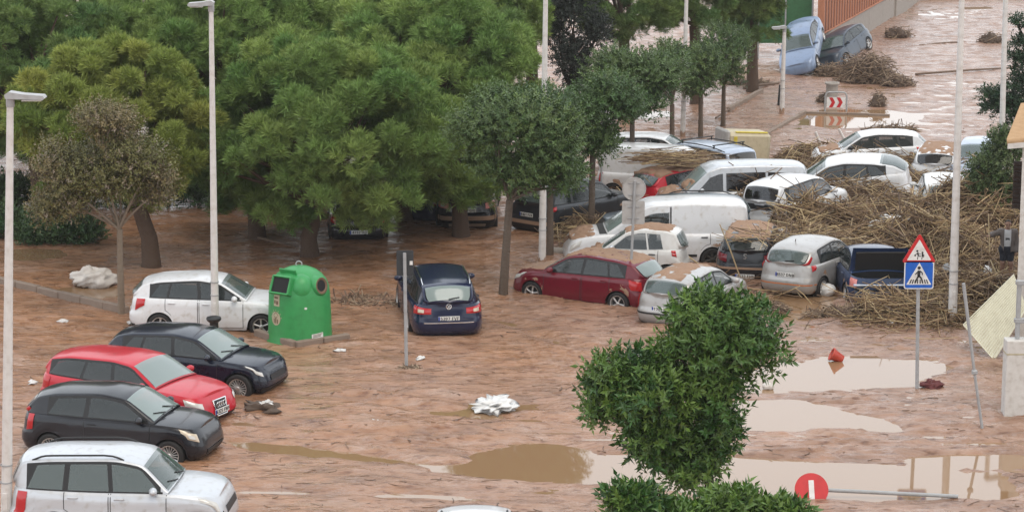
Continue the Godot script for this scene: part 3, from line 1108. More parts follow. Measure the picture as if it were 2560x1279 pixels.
		for l in s.get("pillar_lamps", []):
			part(root, "tail_light", patch(func(a, b):
				var t := lerpf(l[0], l[1], a)
				return sh.top(t, lerpf(lerpf(l[2], l[3], a), 1.06, b) * side, 0.014), 10, 6), M.lamp_red)
		# wheel arch lip
		for w in [sh.xfw, sh.xrw]:
			part(root, "wheel_arch", patch(func(a, b):
				var g := lerpf(-0.02, PI + 0.02, a)
				var rr: float = sh.ar + lerpf(-0.012, s.get("lip", 0.035), b)
				var x: float = w + cos(g) * rr
				var y: float = maxf(sh.wr + sin(g) * rr, sh.sill)
				var p: Vector3 = sh.spt(x, maxf(y, sh.ylow(x) + 0.001), side)
				return Vector3(x, y, p.z + side * lerpf(0.008, 0.006, b)), 20, 2), s.get("arch_mat", paint))
		# roof rail
		if s.has("rails"):
			var t0: float = s.rails[0]
			var t1: float = s.rails[1]
			var path := PackedVector3Array()
			var rad := PackedFloat32Array()
			for i in 13:
				var a := i / 12.0
				var p: Vector3 = sh.top(lerpf(t0, t1, a), 0.86 * side, 0.0)
				path.append(p + Vector3(0, 0.062 * minf(1.0, 5.0 * minf(a, 1.0 - a)) - 0.005, 0))
				rad.append(0.018)
			var mb := MB.new()
			mb.tube(path, rad, 8)
			part(root, "roof_rail", mb, s.get("rail_mat", M.trim))

	# --- wheels
	if not s.get("no_wheels", false):
		var kit := wheel_kit(s.get("rim", "five"))
		for wx in [sh.xfw, sh.xrw]:
			for side in [-1.0, 1.0]:
				var wn := Node3D.new()
				wn.name = "wheel"
				root.add_child(wn, true)
				wn.position = Vector3(wx, sh.wr, (s.W * 0.5 - 0.115) * side)
				wn.basis = Basis(Vector3.UP, 0.0 if side > 0 else PI) * Basis(Vector3.BACK, wx * 3.1) * Basis.from_scale(Vector3.ONE * sh.wr)
				piece(wn, "tyre", kit[0], M.rubber)
				piece(wn, "rim", kit[1], s.get("rim_mat", M.alloy))
				piece(wn, "brake_drum", kit[2], M.dark_metal)

	# --- ends
	var fr := func(q: float) -> Vector3: return sh.bpt(1.0, q, 1.0)
	var rr2 := func(q: float) -> Vector3: return sh.bpt(-1.0, q, 1.0)
	for g in s.get("panels", []):       # [end, name, half width share, f0, f1, material, proud]
		var sg := 1.0 if g[0] == "f" else -1.0
		part(root, g[1], patch(func(a, b):
			var q := lerpf(-g[2], g[2], a)
			var zz := absf(q)
			var u := pow(maxf(1.0 - pow(zz, sh.pw), 0.0), 1.0 / sh.pw)
			var p: Vector3 = sh.bpt(u * sg, lerpf(g[3], g[4], b), signf(q), g[6])
			if absf(q) < 1e-5: p.z = 0.0
			return p, 16, 4), M[g[5]] if g[5] is String else g[5])
	if s.has("rear_plate"):
		var p: Vector3 = rr2.call(s.rear_plate[0])
		number_plate(root, p.x - 0.022, p.y, false, s.rear_plate[1])
	if s.has("front_plate"):
		var p: Vector3 = fr.call(s.front_plate[0])
		number_plate(root, p.x + 0.03, p.y, true, s.front_plate[1])
	if s.get("wiper", false):
		var a: Vector3 = sh.top(rw[1] - 0.02, 0.0, 0.03)
		var b: Vector3 = sh.top(rw[1] - 0.12, 0.42, 0.03)
		var mb := MB.new()
		mb.rod(a, b, 0.012, 6)
		part(root, "wiper", mb, M.trim)
	if s.get("front_wipers", false):
		for q in [-0.35, 0.25]:
			var mb := MB.new()
			mb.rod(sh.top(0.05, q, 0.03), sh.top(0.25, q + 0.4, 0.02), 0.012, 6)
			part(root, "wiper", mb, M.trim)
	# --- mud lying on it
	for m in s.get("mud", []):
		var kind: String = m[0]
		part(root, "mud_layer", patch(func(a, b):
			var q: float = lerpf(m[3], m[4], b)
			var edge: float = minf(minf(a, 1.0 - a), minf(b, 1.0 - b))
			var at: Vector3
			if kind == "roof":
				at = sh.top(lerpf(m[1], m[2], a), q)
			else:
				at = sh.cap(nx.call(lerpf(m[1], m[2], a)), q)
			var h: float = fine.get_noise_3d(at.x * 3.0 + root.position.x * 9.0, at.z * 3.0, root.position.z * 5.0) * 0.05 + 0.006 + minf(edge * 0.1, 0.012) - (0.03 if edge < 0.001 else 0.0)
			if kind == "roof":
				return sh.top(lerpf(m[1], m[2], a), q, h * m[5])
			return sh.cap(nx.call(lerpf(m[1], m[2], a)), q, h * m[5]), 34, 26), M.mud_dry)
	shapes[root] = sh
	return root

var shapes := {}

func ring(mb: MB, t: Transform3D, r: float, w: float) -> void:
	var path := PackedVector3Array()
	var rad := PackedFloat32Array()
	for i in 19:
		var a := TAU * i / 18.0
		path.append(t * Vector3(cos(a) * r, sin(a) * r, 0))
		rad.append(w)
	mb.tube(path, rad, 6, false)

func stroke(mb: MB, t: Transform3D, pts: Array, w: float) -> void:
	for i in pts.size() - 1:
		mb.rod(t * Vector3(pts[i][0], pts[i][1], 0), t * Vector3(pts[i + 1][0], pts[i + 1][1], 0), w, 5)


func make_cars() -> void:
	var row := "cars parked in the left row"
	var jam := "cars washed together by the flood"
	var c: Node3D
	# ---- left row
	c = car("silver_suv", "silver compact SUV with black roof rails at the near end of the parked row", "car", {"kind": "suv", "L": 4.0, "W": 1.77, "H": 1.70, "wb": 2.49, "wr": 0.345, "sill": 0.27, "fo": 0.145, "paint": M.paint_silver, "yaw": -4.0, "ref": ["FR", 486, 1366], "rim": "five", "rails": [1.7, 3.6], "tumble": 0.25,
		"lamps": [["f", 0.32, 0.66, 0.62, 0.88, 0.72, 0.93, "lamp_clear"], ["r", 0.42, 0.62, 0.5, 0.97, 0.5, 0.97, "lamp_red"]], "panels": [["f", "grille", 0.5, 0.62, 0.8, "trim", 0.01]], "front_wipers": true, "side_glass": M.glass_light}, row)
	c = car("black_hatchback", "black three-door hatchback between the silver SUV and the red hatchback", "car", {"kind": "threedoor", "L": 3.96, "W": 1.69, "H": 1.49, "wb": 2.51, "fo": 0.175, "wr": 0.305, "paint": M.paint_black, "yaw": -13.0, "ref": ["FR", 425, 1162], "rim": "multi",
		"lamps": [["f", 0.30, 0.66, 0.66, 0.9, 0.74, 0.93, "lamp_warm", "lamp_clear"], ["r", 0.45, 0.60, 0.58, 1.0, 0.62, 1.0, "lamp_red"]], "pillar_lamps": [[4.5, 4.98, 0.93, 0.9]], "panels": [["f", "grille", 0.55, 0.12, 0.36, "trim", 0.01]], "front_wipers": true, "front_glass": M.glass_fogged}, row)
	c = car("red_hatchback", "bright red five-door hatchback with a tall single-frame grille", "car", {"kind": "wagon", "L": 4.29, "W": 1.77, "H": 1.43, "wb": 2.58, "wr": 0.315, "paint": M.paint_red, "yaw": -27.0, "ref": ["FR", 418, 1070], "rim": "ten", "sil": [[0.255, 0.64], [0.42, 0.955], [0.54, 1.0], [0.8, 0.975], [0.92, 0.91], [0.985, 0.67]],
		"lamps": [["f", 0.17, 0.58, 0.66, 0.86, 0.74, 0.93, "lamp_clear"], ["r", 0.40, 0.62, 0.6, 0.97, 0.6, 0.97, "lamp_red"]], "panels": [["f", "grille", 0.26, 0.25, 0.86, "trim", 0.02], ["f", "lower_intake", 0.78, 0.05, 0.2, "trim", 0.012]], "front_plate": [0.44, "6325 FWF"], "front_glass": M.glass_fogged}, row)
	grille_ring(c, true)
	c = car("dark_hatchback", "black five-door hatchback with slim clear headlights behind the red car", "car", {"kind": "hatch", "L": 4.06, "W": 1.74, "H": 1.44, "wb": 2.56, "fo": 0.155, "wr": 0.315, "paint": M.paint_black_blue, "yaw": -18.0, "ref": ["FR", 597, 993], "rim": "multi",
		"lamps": [["f", 0.26, 0.64, 0.70, 0.84, 0.82, 0.93, "lamp_clear"], ["r", 0.40, 0.62, 0.62, 0.9, 0.66, 0.92, "lamp_red"]], "panels": [["f", "grille", 0.45, 0.5, 0.72, "trim", 0.012], ["f", "lower_intake", 0.8, 0.06, 0.26, "trim", 0.012]], "front_wipers": true, "front_glass": M.glass_fogged}, row)
	c = car("white_hatchback", "white five-door hatchback beside the green recycling container", "car", {"kind": "hatch", "L": 3.97, "W": 1.72, "H": 1.48, "wb": 2.49, "fo": 0.165, "wr": 0.30, "paint": M.paint_white, "yaw": -3.0, "ref": ["RR", 400, 832], "rim": "five",
		"lamps": [["f", 0.30, 0.70, 0.68, 0.88, 0.80, 0.95, "lamp_clear"], ["r", 0.44, 0.66, 0.60, 0.98, 0.78, 0.98, "lamp_red"]], "panels": [["r", "bumper_trim", 0.93, 0.06, 0.16, "trim", 0.012]], "mirror_paint": M.paint_white, "rear_plate": [0.52, ""]}, row)
	# ---- middle
	c = car("navy_estate", "navy blue estate car with chrome roof rails, seen from behind", "car", {"kind": "wagon", "L": 4.77, "W": 1.82, "H": 1.49, "wb": 2.71, "wr": 0.325, "paint": M.paint_navy, "yaw": 98.0, "ref": ["RC", 1123, 850], "rim": "ten", "rails": [1.7, 3.75], "rail_mat": M.chrome,
		"lamps": [["r", 0.07, 0.55, 0.72, 0.90, 0.70, 0.96, "lamp_red", "lamp_warm"]], "rear_plate": [0.57, "5397 FVF"], "panels": [["r", "chrome_strip", 0.66, 0.425, 0.455, "chrome", 0.02]], "wiper": true, "back_glass": M.glass_fogged, "handle": M.paint_navy})
	round_badge(c, -4.77 * 0.5 + 0.06, 0.91)
	c = car("black_suv", "black SUV backed under the pine tree, muddy rear bumper and pale tail lamp", "car", {"kind": "suv", "L": 4.44, "W": 1.84, "H": 1.68, "wb": 2.69, "wr": 0.34, "sill": 0.26, "paint": M.paint_black, "yaw": 92.0, "ref": ["RC", 1168, 584], "rim": "five",
		"lamps": [["r", 0.14, 0.58, 0.72, 0.92, 0.74, 0.98, "lamp_pink", "lamp_clear"]], "rear_plate": [0.66, "5418 GVJ"], "panels": [["r", "bumper_trim", 0.9, 0.0, 0.22, "trim", 0.012], ["r", "muddy_step", 0.93, 0.30, 0.46, "mud_dry", 0.014], ["r", "skid_plate", 0.6, 0.04, 0.17, "alloy_muddy", 0.03]]}, jam)
	c = car("graphite_suv", "graphite grey SUV with alloy wheels beside a street tree trunk", "car", {"kind": "suv", "L": 4.32, "W": 1.79, "H": 1.60, "wb": 2.63, "wr": 0.335, "sill": 0.24, "paint": M.paint_graphite, "yaw": 47.0, "ref": ["RR", 1412, 588], "rim": "five",
		"lamps": [["r", 0.34, 0.64, 0.76, 0.93, 0.82, 0.97, "lamp_red"]], "rear_plate": [0.64, "8461 FVX"], "panels": [["r", "bumper_trim", 0.92, 0.0, 0.24, "trim", 0.012], ["r", "muddy_step", 0.93, 0.30, 0.44, "mud_dry", 0.014]]}, jam)
	c = car("black_saloon_car", "black car standing behind the pine trunks with one red tail lamp showing", "car", {"kind": "hatch", "L": 4.2, "W": 1.76, "H": 1.48, "wb": 2.58, "paint": M.paint_black, "yaw": 95.0, "ref": ["RC", 897, 612], "rim": "five",
		"lamps": [["r", 0.28, 0.58, 0.66, 0.95, 0.7, 0.97, "lamp_red"]], "rear_plate": [0.36, "4732 HJJ"], "panels": [["r", "bumper_seam", 0.95, 0.50, 0.53, "trim", 0.012]]}, jam)
	c = car("dark_blue_car", "dark blue car half hidden beneath hanging pine branches", "car", {"kind": "hatch", "L": 4.2, "W": 1.76, "H": 1.5, "wb": 2.58, "paint": M.paint_navy, "yaw": 60.0, "ref": ["RC", 1030, 562], "rim": "five", "lamps": [["r", 0.28, 0.58, 0.66, 0.95, 0.7, 0.97, "lamp_dark_red"]]}, jam)
	# ---- right cluster
	c = car("dark_red_hatchback", "dark red hatchback with mud on its roof and bonnet", "car", {"kind": "hatch", "L": 4.03, "W": 1.72, "H": 1.47, "wb": 2.54, "wr": 0.305, "paint": M.paint_dark_red, "yaw": 149.0, "ref": ["RL", 1547, 768], "sunk": 0.2, "rim": "five",
		"lamps": [["f", 0.30, 0.70, 0.68, 0.88, 0.80, 0.95, "lamp_clear"], ["r", 0.30, 0.64, 0.62, 0.92, 0.64, 0.96, "lamp_red"]], "back_glass": M.glass_fogged, "mud": [["roof", 0.7, 4.05, -0.8, 0.9, 1.3], ["cap", 0.03, 0.245, -0.8, 0.8, 0.7]], "rear_plate": [0.4, ""]}, jam)
	c = car("small_silver_hatchback", "small silver hatchback with a mud-caked roof behind the leafy tree", "car", {"kind": "hatch", "L": 3.84, "W": 1.66, "H": 1.43, "wb": 2.44, "wr": 0.295, "paint": M.paint_silver_warm, "yaw": 61.0, "ref": ["RC", 1652, 818], "sunk": 0.16, "rim": "five",
		"lamps": [["r", 0.38, 0.64, 0.52, 0.96, 0.55, 0.97, "lamp_red"]], "back_glass": M.glass_light, "rear_plate": [0.55, "1703 CRL"], "mud": [["roof", 0.95, 3.9, -0.9, 0.55, 1.25]], "doors": [[0.275, 0.545], [0.555, 0.755]], "panels": [["r", "bumper_strip", 0.9, 0.36, 0.42, "trim", 0.014]]}, jam)
	c = car("micro_car", "tiny white and silver two-seat car with mud on roof and nose", "car", {"kind": "micro", "L": 2.7, "W": 1.56, "H": 1.54, "wb": 1.87, "wr": 0.29, "paint": M.paint_white_warm, "yaw": 167.0, "ref": ["RL", 1668, 698], "sunk": 0.18, "rim": "five", "black_pillars": false,
		"pillar_lamps": [], "lamps": [["r", 0.50, 0.66, 0.62, 0.80, 0.62, 0.80, "lamp_red"], ["r", 0.50, 0.66, 0.82, 0.98, 0.82, 0.98, "lamp_red"], ["f", 0.36, 0.64, 0.64, 0.88, 0.72, 0.92, "lamp_clear"]], "mud": [["roof", 0.85, 3.6, -0.9, 0.9, 1.2], ["cap", 0.03, 0.17, -0.9, 0.9, 1.5]], "handle": M.trim, "mirror_paint": M.paint_silver}, jam)
	c = car("white_panel_van", "long white panel van with a mud-covered bonnet between the wrecks", "van", {"kind": "van", "L": 5.15, "W": 1.9, "H": 1.94, "wb": 3.1, "wr": 0.33, "pw": 9.0, "sil": [[0.215, 0.55], [0.40, 0.90], [0.475, 0.98], [0.7, 1.0], [0.98, 0.97], [0.995, 0.55]], "win": [[0.315, 0.415, 0.56, 0.56]], "doors": [[0.27, 0.57], [0.58, 0.78]], "paint": M.paint_white, "yaw": 182.0, "ref": ["CRL", 1878, 662], "sunk": 0.18, "rim": "cover", "rim_mat": M.steel_wheel, "tumble": 0.1, "mt": 0.22, "blind_back": true, "black_pillars": false, "strip": 0.42, "crown": 0.03,
		"lamps": [["f", 0.34, 0.66, 0.62, 0.86, 0.72, 0.92, "lamp_clear"], ["r", 0.46, 0.58, 0.5, 0.98, 0.5, 0.98, "lamp_red"]], "front_glass": M.glass_fogged, "mud": [["cap", 0.0, 0.165, -0.98, 0.98, 1.5]], "handle": M.trim, "mirror_paint": M.trim}, jam)
	c = car("black_muddy_hatchback", "black hatchback with mud-brown roof and rear number plate, beside the silver three-door", "car", {"kind": "hatch", "L": 4.05, "W": 1.70, "H": 1.47, "wb": 2.47, "paint": M.paint_black, "yaw": 79.0, "ref": ["RC", 1862, 706], "sunk": 0.16, "rim": "five", "roof_paint": M.paint_black,
		"lamps": [["r", 0.14, 0.58, 0.66, 0.92, 0.74, 0.98, "lamp_dark_red"]], "rear_plate": [0.17, "3132 FHF"], "wiper": true, "back_glass": M.glass, "mud": [["roof", 0.6, 4.05, -0.97, 0.97, 1.5]], "panels": [["r", "muddy_step", 0.93, 0.42, 0.50, "mud_dry", 0.016]]}, jam)
	lettering(c, "tail_badge", "S", 0.15, M.chrome, Transform3D(Basis(Vector3.UP, -PI / 2), Vector3(-4.05 * 0.5 + 0.045, 0.86, 0)), 0.01)
	c = car("silver_threedoor", "silver three-door hatchback with tall red tail lamps", "car", {"kind": "threedoor", "L": 3.92, "W": 1.69, "H": 1.46, "wb": 2.49, "wr": 0.30, "paint": M.paint_silver_warm, "yaw": 60.0, "ref": ["RR", 2052, 738], "sunk": 0.1, "rim": "cover",
		"lamps": [["r", 0.40, 0.58, 0.80, 1.0, 0.86, 1.0, "lamp_red"]], "pillar_lamps": [[4.22, 4.98, 0.93, 0.88]], "rear_plate": [0.66, "4537 DNB"], "wiper": true, "back_glass": M.glass_light, "panels": [["r", "bumper_strip", 0.93, 0.33, 0.37, "lamp_orange", 0.012]], "handle": M.paint_silver_warm}, jam)
	c = car("blue_car_open_boot", "dark blue car with its boot lid open and reeds poking out", "car", {"kind": "sedan", "L": 4.3, "W": 1.74, "H": 1.42, "wb": 2.6, "paint": M.paint_blue, "yaw": 91.0, "ref": ["RC", 2208, 770], "sunk": 0.16, "rim": "five", "open_boot": true, "lamps": [["r", 0.3, 0.6, 0.62, 0.94, 0.64, 0.96, "lamp_pink"]], "back_glass": M.glass}, jam)
	boot_lid(c)
	c = car("teal_estate", "dark teal estate car with roof rails behind the white panel van", "car", {"kind": "wagon", "L": 4.5, "W": 1.76, "H": 1.50, "wb": 2.6, "paint": M.paint_teal, "yaw": 184.0, "ref": ["T", 1725, 484], "rim": "five", "rails": [1.7, 3.8]}, jam)
	c = car("silver_passenger_van", "silver passenger van with a long dark side window", "van", {"kind": "people_van", "L": 4.75, "W": 1.9, "H": 1.88, "wb": 3.2, "pw": 8.0, "paint": M.paint_silver, "yaw": 186.0, "ref": ["T", 1826, 400], "rim": "five", "tumble": 0.2, "mt": 0.2, "black_pillars": false, "side_glass": M.glass_black, "front_glass": M.glass_fogged, "mud": [["cap", 0.0, 0.17, -0.95, 0.95, 1.8], ["roof", 0.0, 0.5, -0.8, 0.1, 2.2]]}, jam)
	c = car("white_suv", "white SUV with dark rear window wedged in the reeds", "car", {"kind": "suv", "L": 4.6, "W": 1.84, "H": 1.64, "wb": 2.84, "wr": 0.34, "paint": M.paint_white, "yaw": 56.0, "ref": ["T", 1972, 437], "rim": "five", "lamps": [["r", 0.12, 0.66, 0.80, 0.95, 0.82, 0.97, "lamp_dark_red"]], "back_glass": M.glass_black, "side_glass": M.glass_black, "panels": [["r", "tail_panel", 0.6, 0.80, 0.99, "glass_black", 0.01]]}, jam)
	c = car("crimson_hatchback", "crimson hatchback under a mat of reeds beside the white delivery van", "car", {"kind": "hatch", "L": 4.0, "W": 1.7, "H": 1.45, "wb": 2.5, "paint": M.paint_red, "yaw": 38.0, "ref": ["T", 1690, 412], "rim": "five", "lamps": [["r", 0.28, 0.6, 0.62, 0.9, 0.64, 0.94, "lamp_red"]], "mud": [["roof", 0.5, 4.1, -0.98, 0.98, 1.8]]}, jam)
	c = car("white_delivery_van", "white delivery van with black side strip behind a street tree", "van", {"kind": "van", "L": 4.2, "W": 1.8, "H": 1.84, "wb": 2.7, "wr": 0.32, "pw": 8.0, "paint": M.paint_white, "yaw": -20.0, "ref": ["RR", 1534, 500], "rim": "five", "tumble": 0.14, "mt": 0.2, "black_pillars": false, "strip": 0.62, "blind_back": true, "lamps": [["r", 0.46, 0.60, 0.5, 0.98, 0.5, 0.98, "lamp_red"]], "rim_mat": M.alloy_muddy}, jam)
	c = car("white_hidden_car", "white car behind the delivery van, only its roof and windows showing", "car", {"kind": "hatch", "L": 4.0, "W": 1.72, "H": 1.47, "wb": 2.5, "paint": M.paint_white, "yaw": -14.0, "ref": ["T", 1615, 329], "rim": "five"}, jam)
	c = car("grey_roof_rack_van", "grey family van with black roof rack bars beside the tipped container", "van", {"kind": "people_van", "L": 4.2, "W": 1.8, "H": 1.78, "wb": 2.7, "pw": 8.0, "paint": M.paint_pale_blue, "yaw": 128.0, "ref": ["T", 1752, 350], "rim": "five", "tumble": 0.16, "mt": 0.14, "rails": [1.8, 3.9], "back_glass": M.glass_black, "side_glass": M.glass}, jam)
	roof_rack(c)
	c = car("white_floating_hatchback", "white hatchback with black mirror at the far side of the reed heap", "car", {"kind": "hatch", "L": 3.97, "W": 1.74, "H": 1.46, "wb": 2.54, "paint": M.paint_white, "yaw": 179.0, "ref": ["T", 2205, 322], "sunk": 0.1, "tilt": [0.0, -2.0], "rim": "five", "mirror_paint": M.trim, "lamps": [["f", 0.30, 0.72, 0.68, 0.88, 0.84, 0.97, "lamp_clear"], ["r", 0.44, 0.66, 0.66, 0.9, 0.74, 0.94, "lamp_red"]], "mud": [["cap", 0.06, 0.24, -0.95, 0.6, 1.6]]}, jam)
	c = car("white_crossover", "white crossover coupe tilted nose-down among the reeds", "car", {"kind": "coupe_suv", "L": 4.42, "W": 1.84, "H": 1.6, "wb": 2.66, "wr": 0.34, "paint": M.paint_white, "yaw": 169.0, "ref": ["T", 2128, 388], "sunk": 0.25, "tilt": [-6.0, -5.0], "rim": "five", "no_mirrors": true}, jam)
	c = car("white_muddy_roof_car", "white car with mud-brown roof near the ivy shrub", "car", {"kind": "hatch", "L": 4.0, "W": 1.75, "H": 1.5, "wb": 2.5, "paint": M.paint_white, "yaw": 74.0, "ref": ["T", 2350, 358], "sunk": 0.3, "rim": "five", "back_glass": M.glass_black, "mud": [["roof", 0.5, 4.05, -0.9, 0.9, 1.6]]}, jam)
	c = car("pale_blue_car", "pale blue car with rounded bonnet buried beside the ivy shrub", "car", {"kind": "hatch", "L": 4.0, "W": 1.72, "H": 1.46, "wb": 2.5, "paint": M.paint_pale_blue, "yaw": -106.0, "ref": ["FC", 2432, 474], "sunk": 0.1, "rim": "five"}, jam)
	c = car("white_buried_car", "white car buried to its tail lamps in reeds near the tall lamp post", "car", {"kind": "suv", "L": 4.1, "W": 1.76, "H": 1.58, "wb": 2.5, "paint": M.paint_white_warm, "yaw": 82.0, "ref": ["T", 2362, 434], "sunk": 0.15, "rim": "five", "lamps": [["r", 0.26, 0.62, 0.68, 0.95, 0.72, 0.97, "lamp_orange"]], "back_glass": M.glass_light}, jam)
	c = car("white_reed_covered_car", "white car almost wholly covered by reeds, one mirror sticking out", "car", {"kind": "hatch", "L": 4.0, "W": 1.7, "H": 1.45, "wb": 2.5, "paint": M.paint_white, "yaw": -75.0, "ref": ["FC", 1995, 668], "sunk": 0.8, "rim": "five"}, jam)
	# ---- far wrecks
	c = car("light_blue_saloon", "light blue saloon stood on its nose against the concrete wall", "car", {"kind": "sedan", "L": 4.4, "W": 1.72, "H": 1.43, "wb": 2.6, "paint": M.paint_sky_blue, "yaw": -108.0, "ref": ["MID", 2003, 112, 178], "tilt": [14.0, -22.0], "rim": "five", "front_glass": M.glass_light}, "")
	c = car("slate_wreck", "slate grey wrecked car pinned under the light blue saloon", "car", {"kind": "hatch", "L": 4.1, "W": 1.72, "H": 1.46, "wb": 2.5, "paint": M.paint_slate, "yaw": -125.0, "ref": ["MID", 2102, 122, 160], "tilt": [18.0, -12.0], "rim": "five"}, "")
	c = car("white_near_car", "white car whose roof just shows at the bottom edge", "car", {"kind": "hatch", "L": 4.0, "W": 1.72, "H": 1.46, "wb": 2.5, "paint": M.paint_white, "yaw": 92.0, "ref": ["T", 1187, 1283], "rim": "five", "rails": [1.6, 3.6]}, "")


func grille_ring(c: Node3D, four: bool) -> void:
	var sh: CarShape = shapes[c]
	var mb := MB.new()
	var path := PackedVector3Array()
	var rad := PackedFloat32Array()
	for p in [[-0.26, 0.86], [-0.2, 0.25], [0.2, 0.25], [0.26, 0.86], [-0.26, 0.86]]:
		var u := pow(1.0 - pow(absf(p[0]), sh.pw), 1.0 / sh.pw)
		path.append(sh.bpt(u, p[1], signf(p[0]), 0.03))
		rad.append(0.02)
	mb.tube(path, rad, 6)
	part(c, "grille_frame", mb, M.chrome)
	if four:
		var e := MB.new()
		var at: Vector3 = sh.bpt(1.0, 0.70, 1.0)
		for i in 4:
			ring(e, Transform3D(Basis(Vector3.UP, PI / 2), Vector3(at.x + 0.035, at.y, (i - 1.5) * -0.075)), 0.052, 0.009)
		part(c, "ring_emblem", e, M.chrome)

func round_badge(c: Node3D, x: float, y: float) -> void:
	var t := Transform3D(Basis(Vector3.UP, -PI / 2), Vector3(x, y, 0))
	var e := MB.new()
	ring(e, t, 0.062, 0.009)
	stroke(e, t, [[-0.035, 0.052], [-0.013, 0.006], [0.013, 0.006], [0.035, 0.052]], 0.008)
	stroke(e, t, [[-0.058, 0.02], [-0.028, -0.05], [0.0, -0.004], [0.028, -0.05], [0.058, 0.02]], 0.008)
	part(c, "round_emblem", e, M.chrome)

func boot_lid(c: Node3D) -> void:
	var sh: CarShape = shapes[c]
	var w := sh.W * 0.5 - 0.12
	var x0: float = -sh.L * 0.5 + 0.72
	var mb := MB.new()
	var rows := []
	for i in 7:
		var a := i / 6.0
		var r := PackedVector3Array()
		for j in 11:
			var q := lerpf(-1, 1, j / 10.0)
			r.append(Vector3(x0 - 0.16 * a + 0.05 * sin(a * PI), 0.98 + a * 0.62, q * w * (1.0 - 0.06 * a)) + Vector3(-0.035 * (1 - q * q), 0, 0))
		rows.append(r)
	mb.grid(rows)
	var back := []
	for r in rows:
		var b := PackedVector3Array()
		for p in r:
			b.append(p + Vector3(0.035, 0.01, 0))
		back.append(b)
	mb.grid(back)
	var lid := part(c, "boot_lid", mb, M.paint_blue)
	var ln := MB.new()
	ln.cbox(Transform3D(Basis(Vector3.BACK, 0.24), Vector3(x0 - 0.13, 1.27, 0)), Vector3(0.03, 0.5, w * 1.7), 0.012)
	part(lid, "boot_lining", ln, M.trim)
	var hole := MB.new()
	hole.box(Vector3(x0 - 0.36, 0.62, 0), Vector3(0.7, 0.02, w * 1.9), 0.0)
	hole.box(Vector3(x0 + 0.0, 0.80, 0), Vector3(0.02, 0.36, w * 1.9), 0.0)
	part(c, "boot_floor", hole, M.trim)
	var edge := MB.new()
	edge.box(Vector3(-sh.L * 0.5 + 0.1, 0.74, 0), Vector3(0.14, 0.05, w * 2.0), 0.015)
	part(c, "boot_sill", edge, M.paint_pale_blue)

func roof_rack(c: Node3D) -> void:
	var sh: CarShape = shapes[c]
	for t in [2.2, 3.5]:
		var mb := MB.new()
		var a: Vector3 = sh.top(t, 0.86)
		mb.cbox(Transform3D(Basis(), Vector3(a.x, a.y + 0.13, 0)), Vector3(0.05, 0.035, a.z * 2.2), 0.01)
		for q in [-1.0, 1.0]:
			mb.rod(Vector3(a.x, a.y + 0.02, a.z * q), Vector3(a.x, a.y + 0.13, a.z * q), 0.025, 6)
		part(c, "rack_bar", mb, M.trim)


# ---------------------------------------------------------------- trees
var kits := {}

func tuft(needles: int, lo: float, hi: float, open: float, wide: float, sd: int) -> ArrayMesh:
	var r := RandomNumberGenerator.new()
	r.seed = sd
	var mb := MB.new()
	for i in needles:
		var a := r.randf() * TAU
		var o := open * sqrt(r.randf())
		var d := Vector3(sin(o) * cos(a), cos(o), sin(o) * sin(a))
		var s := d.cross(Vector3(r.randf() - 0.5, r.randf() - 0.5, r.randf() - 0.5)).normalized() * wide
		var l := r.randf_range(lo, hi)
		var b := Vector3(0, r.randf_range(-0.08, 0.05), 0)
		mb.face(PackedVector3Array([b, b + d * l * 0.6 + s, b + d * l]))
		mb.face(PackedVector3Array([b, b + d * l, b + d * l * 0.6 - s]))
	return mb.mesh()

func leaf(mb: MB, at: Vector3, d: Vector3, nrm: Vector3, l: float, w: float) -> void:
	var s := d.cross(nrm).normalized()
	var n2 := s.cross(d).normalized()
	var a := at + d * l * 0.35 + s * w * 0.5 + n2 * w * 0.16
	var b := at + d * l * 0.35 - s * w * 0.5 + n2 * w * 0.16
	var m := at + d * l * 0.5 - n2 * w * 0.04
	var t := at + d * l - n2 * l * 0.12
	mb.face(PackedVector3Array([at, a, m]))
	mb.face(PackedVector3Array([at, m, b]))
	mb.face(PackedVector3Array([a, t, m]))
	mb.face(PackedVector3Array([m, t, b]))

func sprig(leaves: int, long: float, l: float, w: float, sd: int) -> ArrayMesh:
	var r := RandomNumberGenerator.new()
	r.seed = sd
	var mb := MB.new()
	for i in leaves:
		var f := float(i) / leaves
		var a := i * 2.4 + r.randf() * 0.6
		var o := lerpf(1.25, 0.5, f) + r.randf_range(-0.2, 0.2)
		var d := Vector3(sin(o) * cos(a), cos(o), sin(o) * sin(a))
		var nn := (Vector3.UP - d * d.y + Vector3(r.randf() - 0.5, 0.2, r.randf() - 0.5) * 0.5).normalized()
		leaf(mb, Vector3(0, long * f, 0), d, nn, l * r.randf_range(0.75, 1.15), w * r.randf_range(0.8, 1.2))
	return mb.mesh()

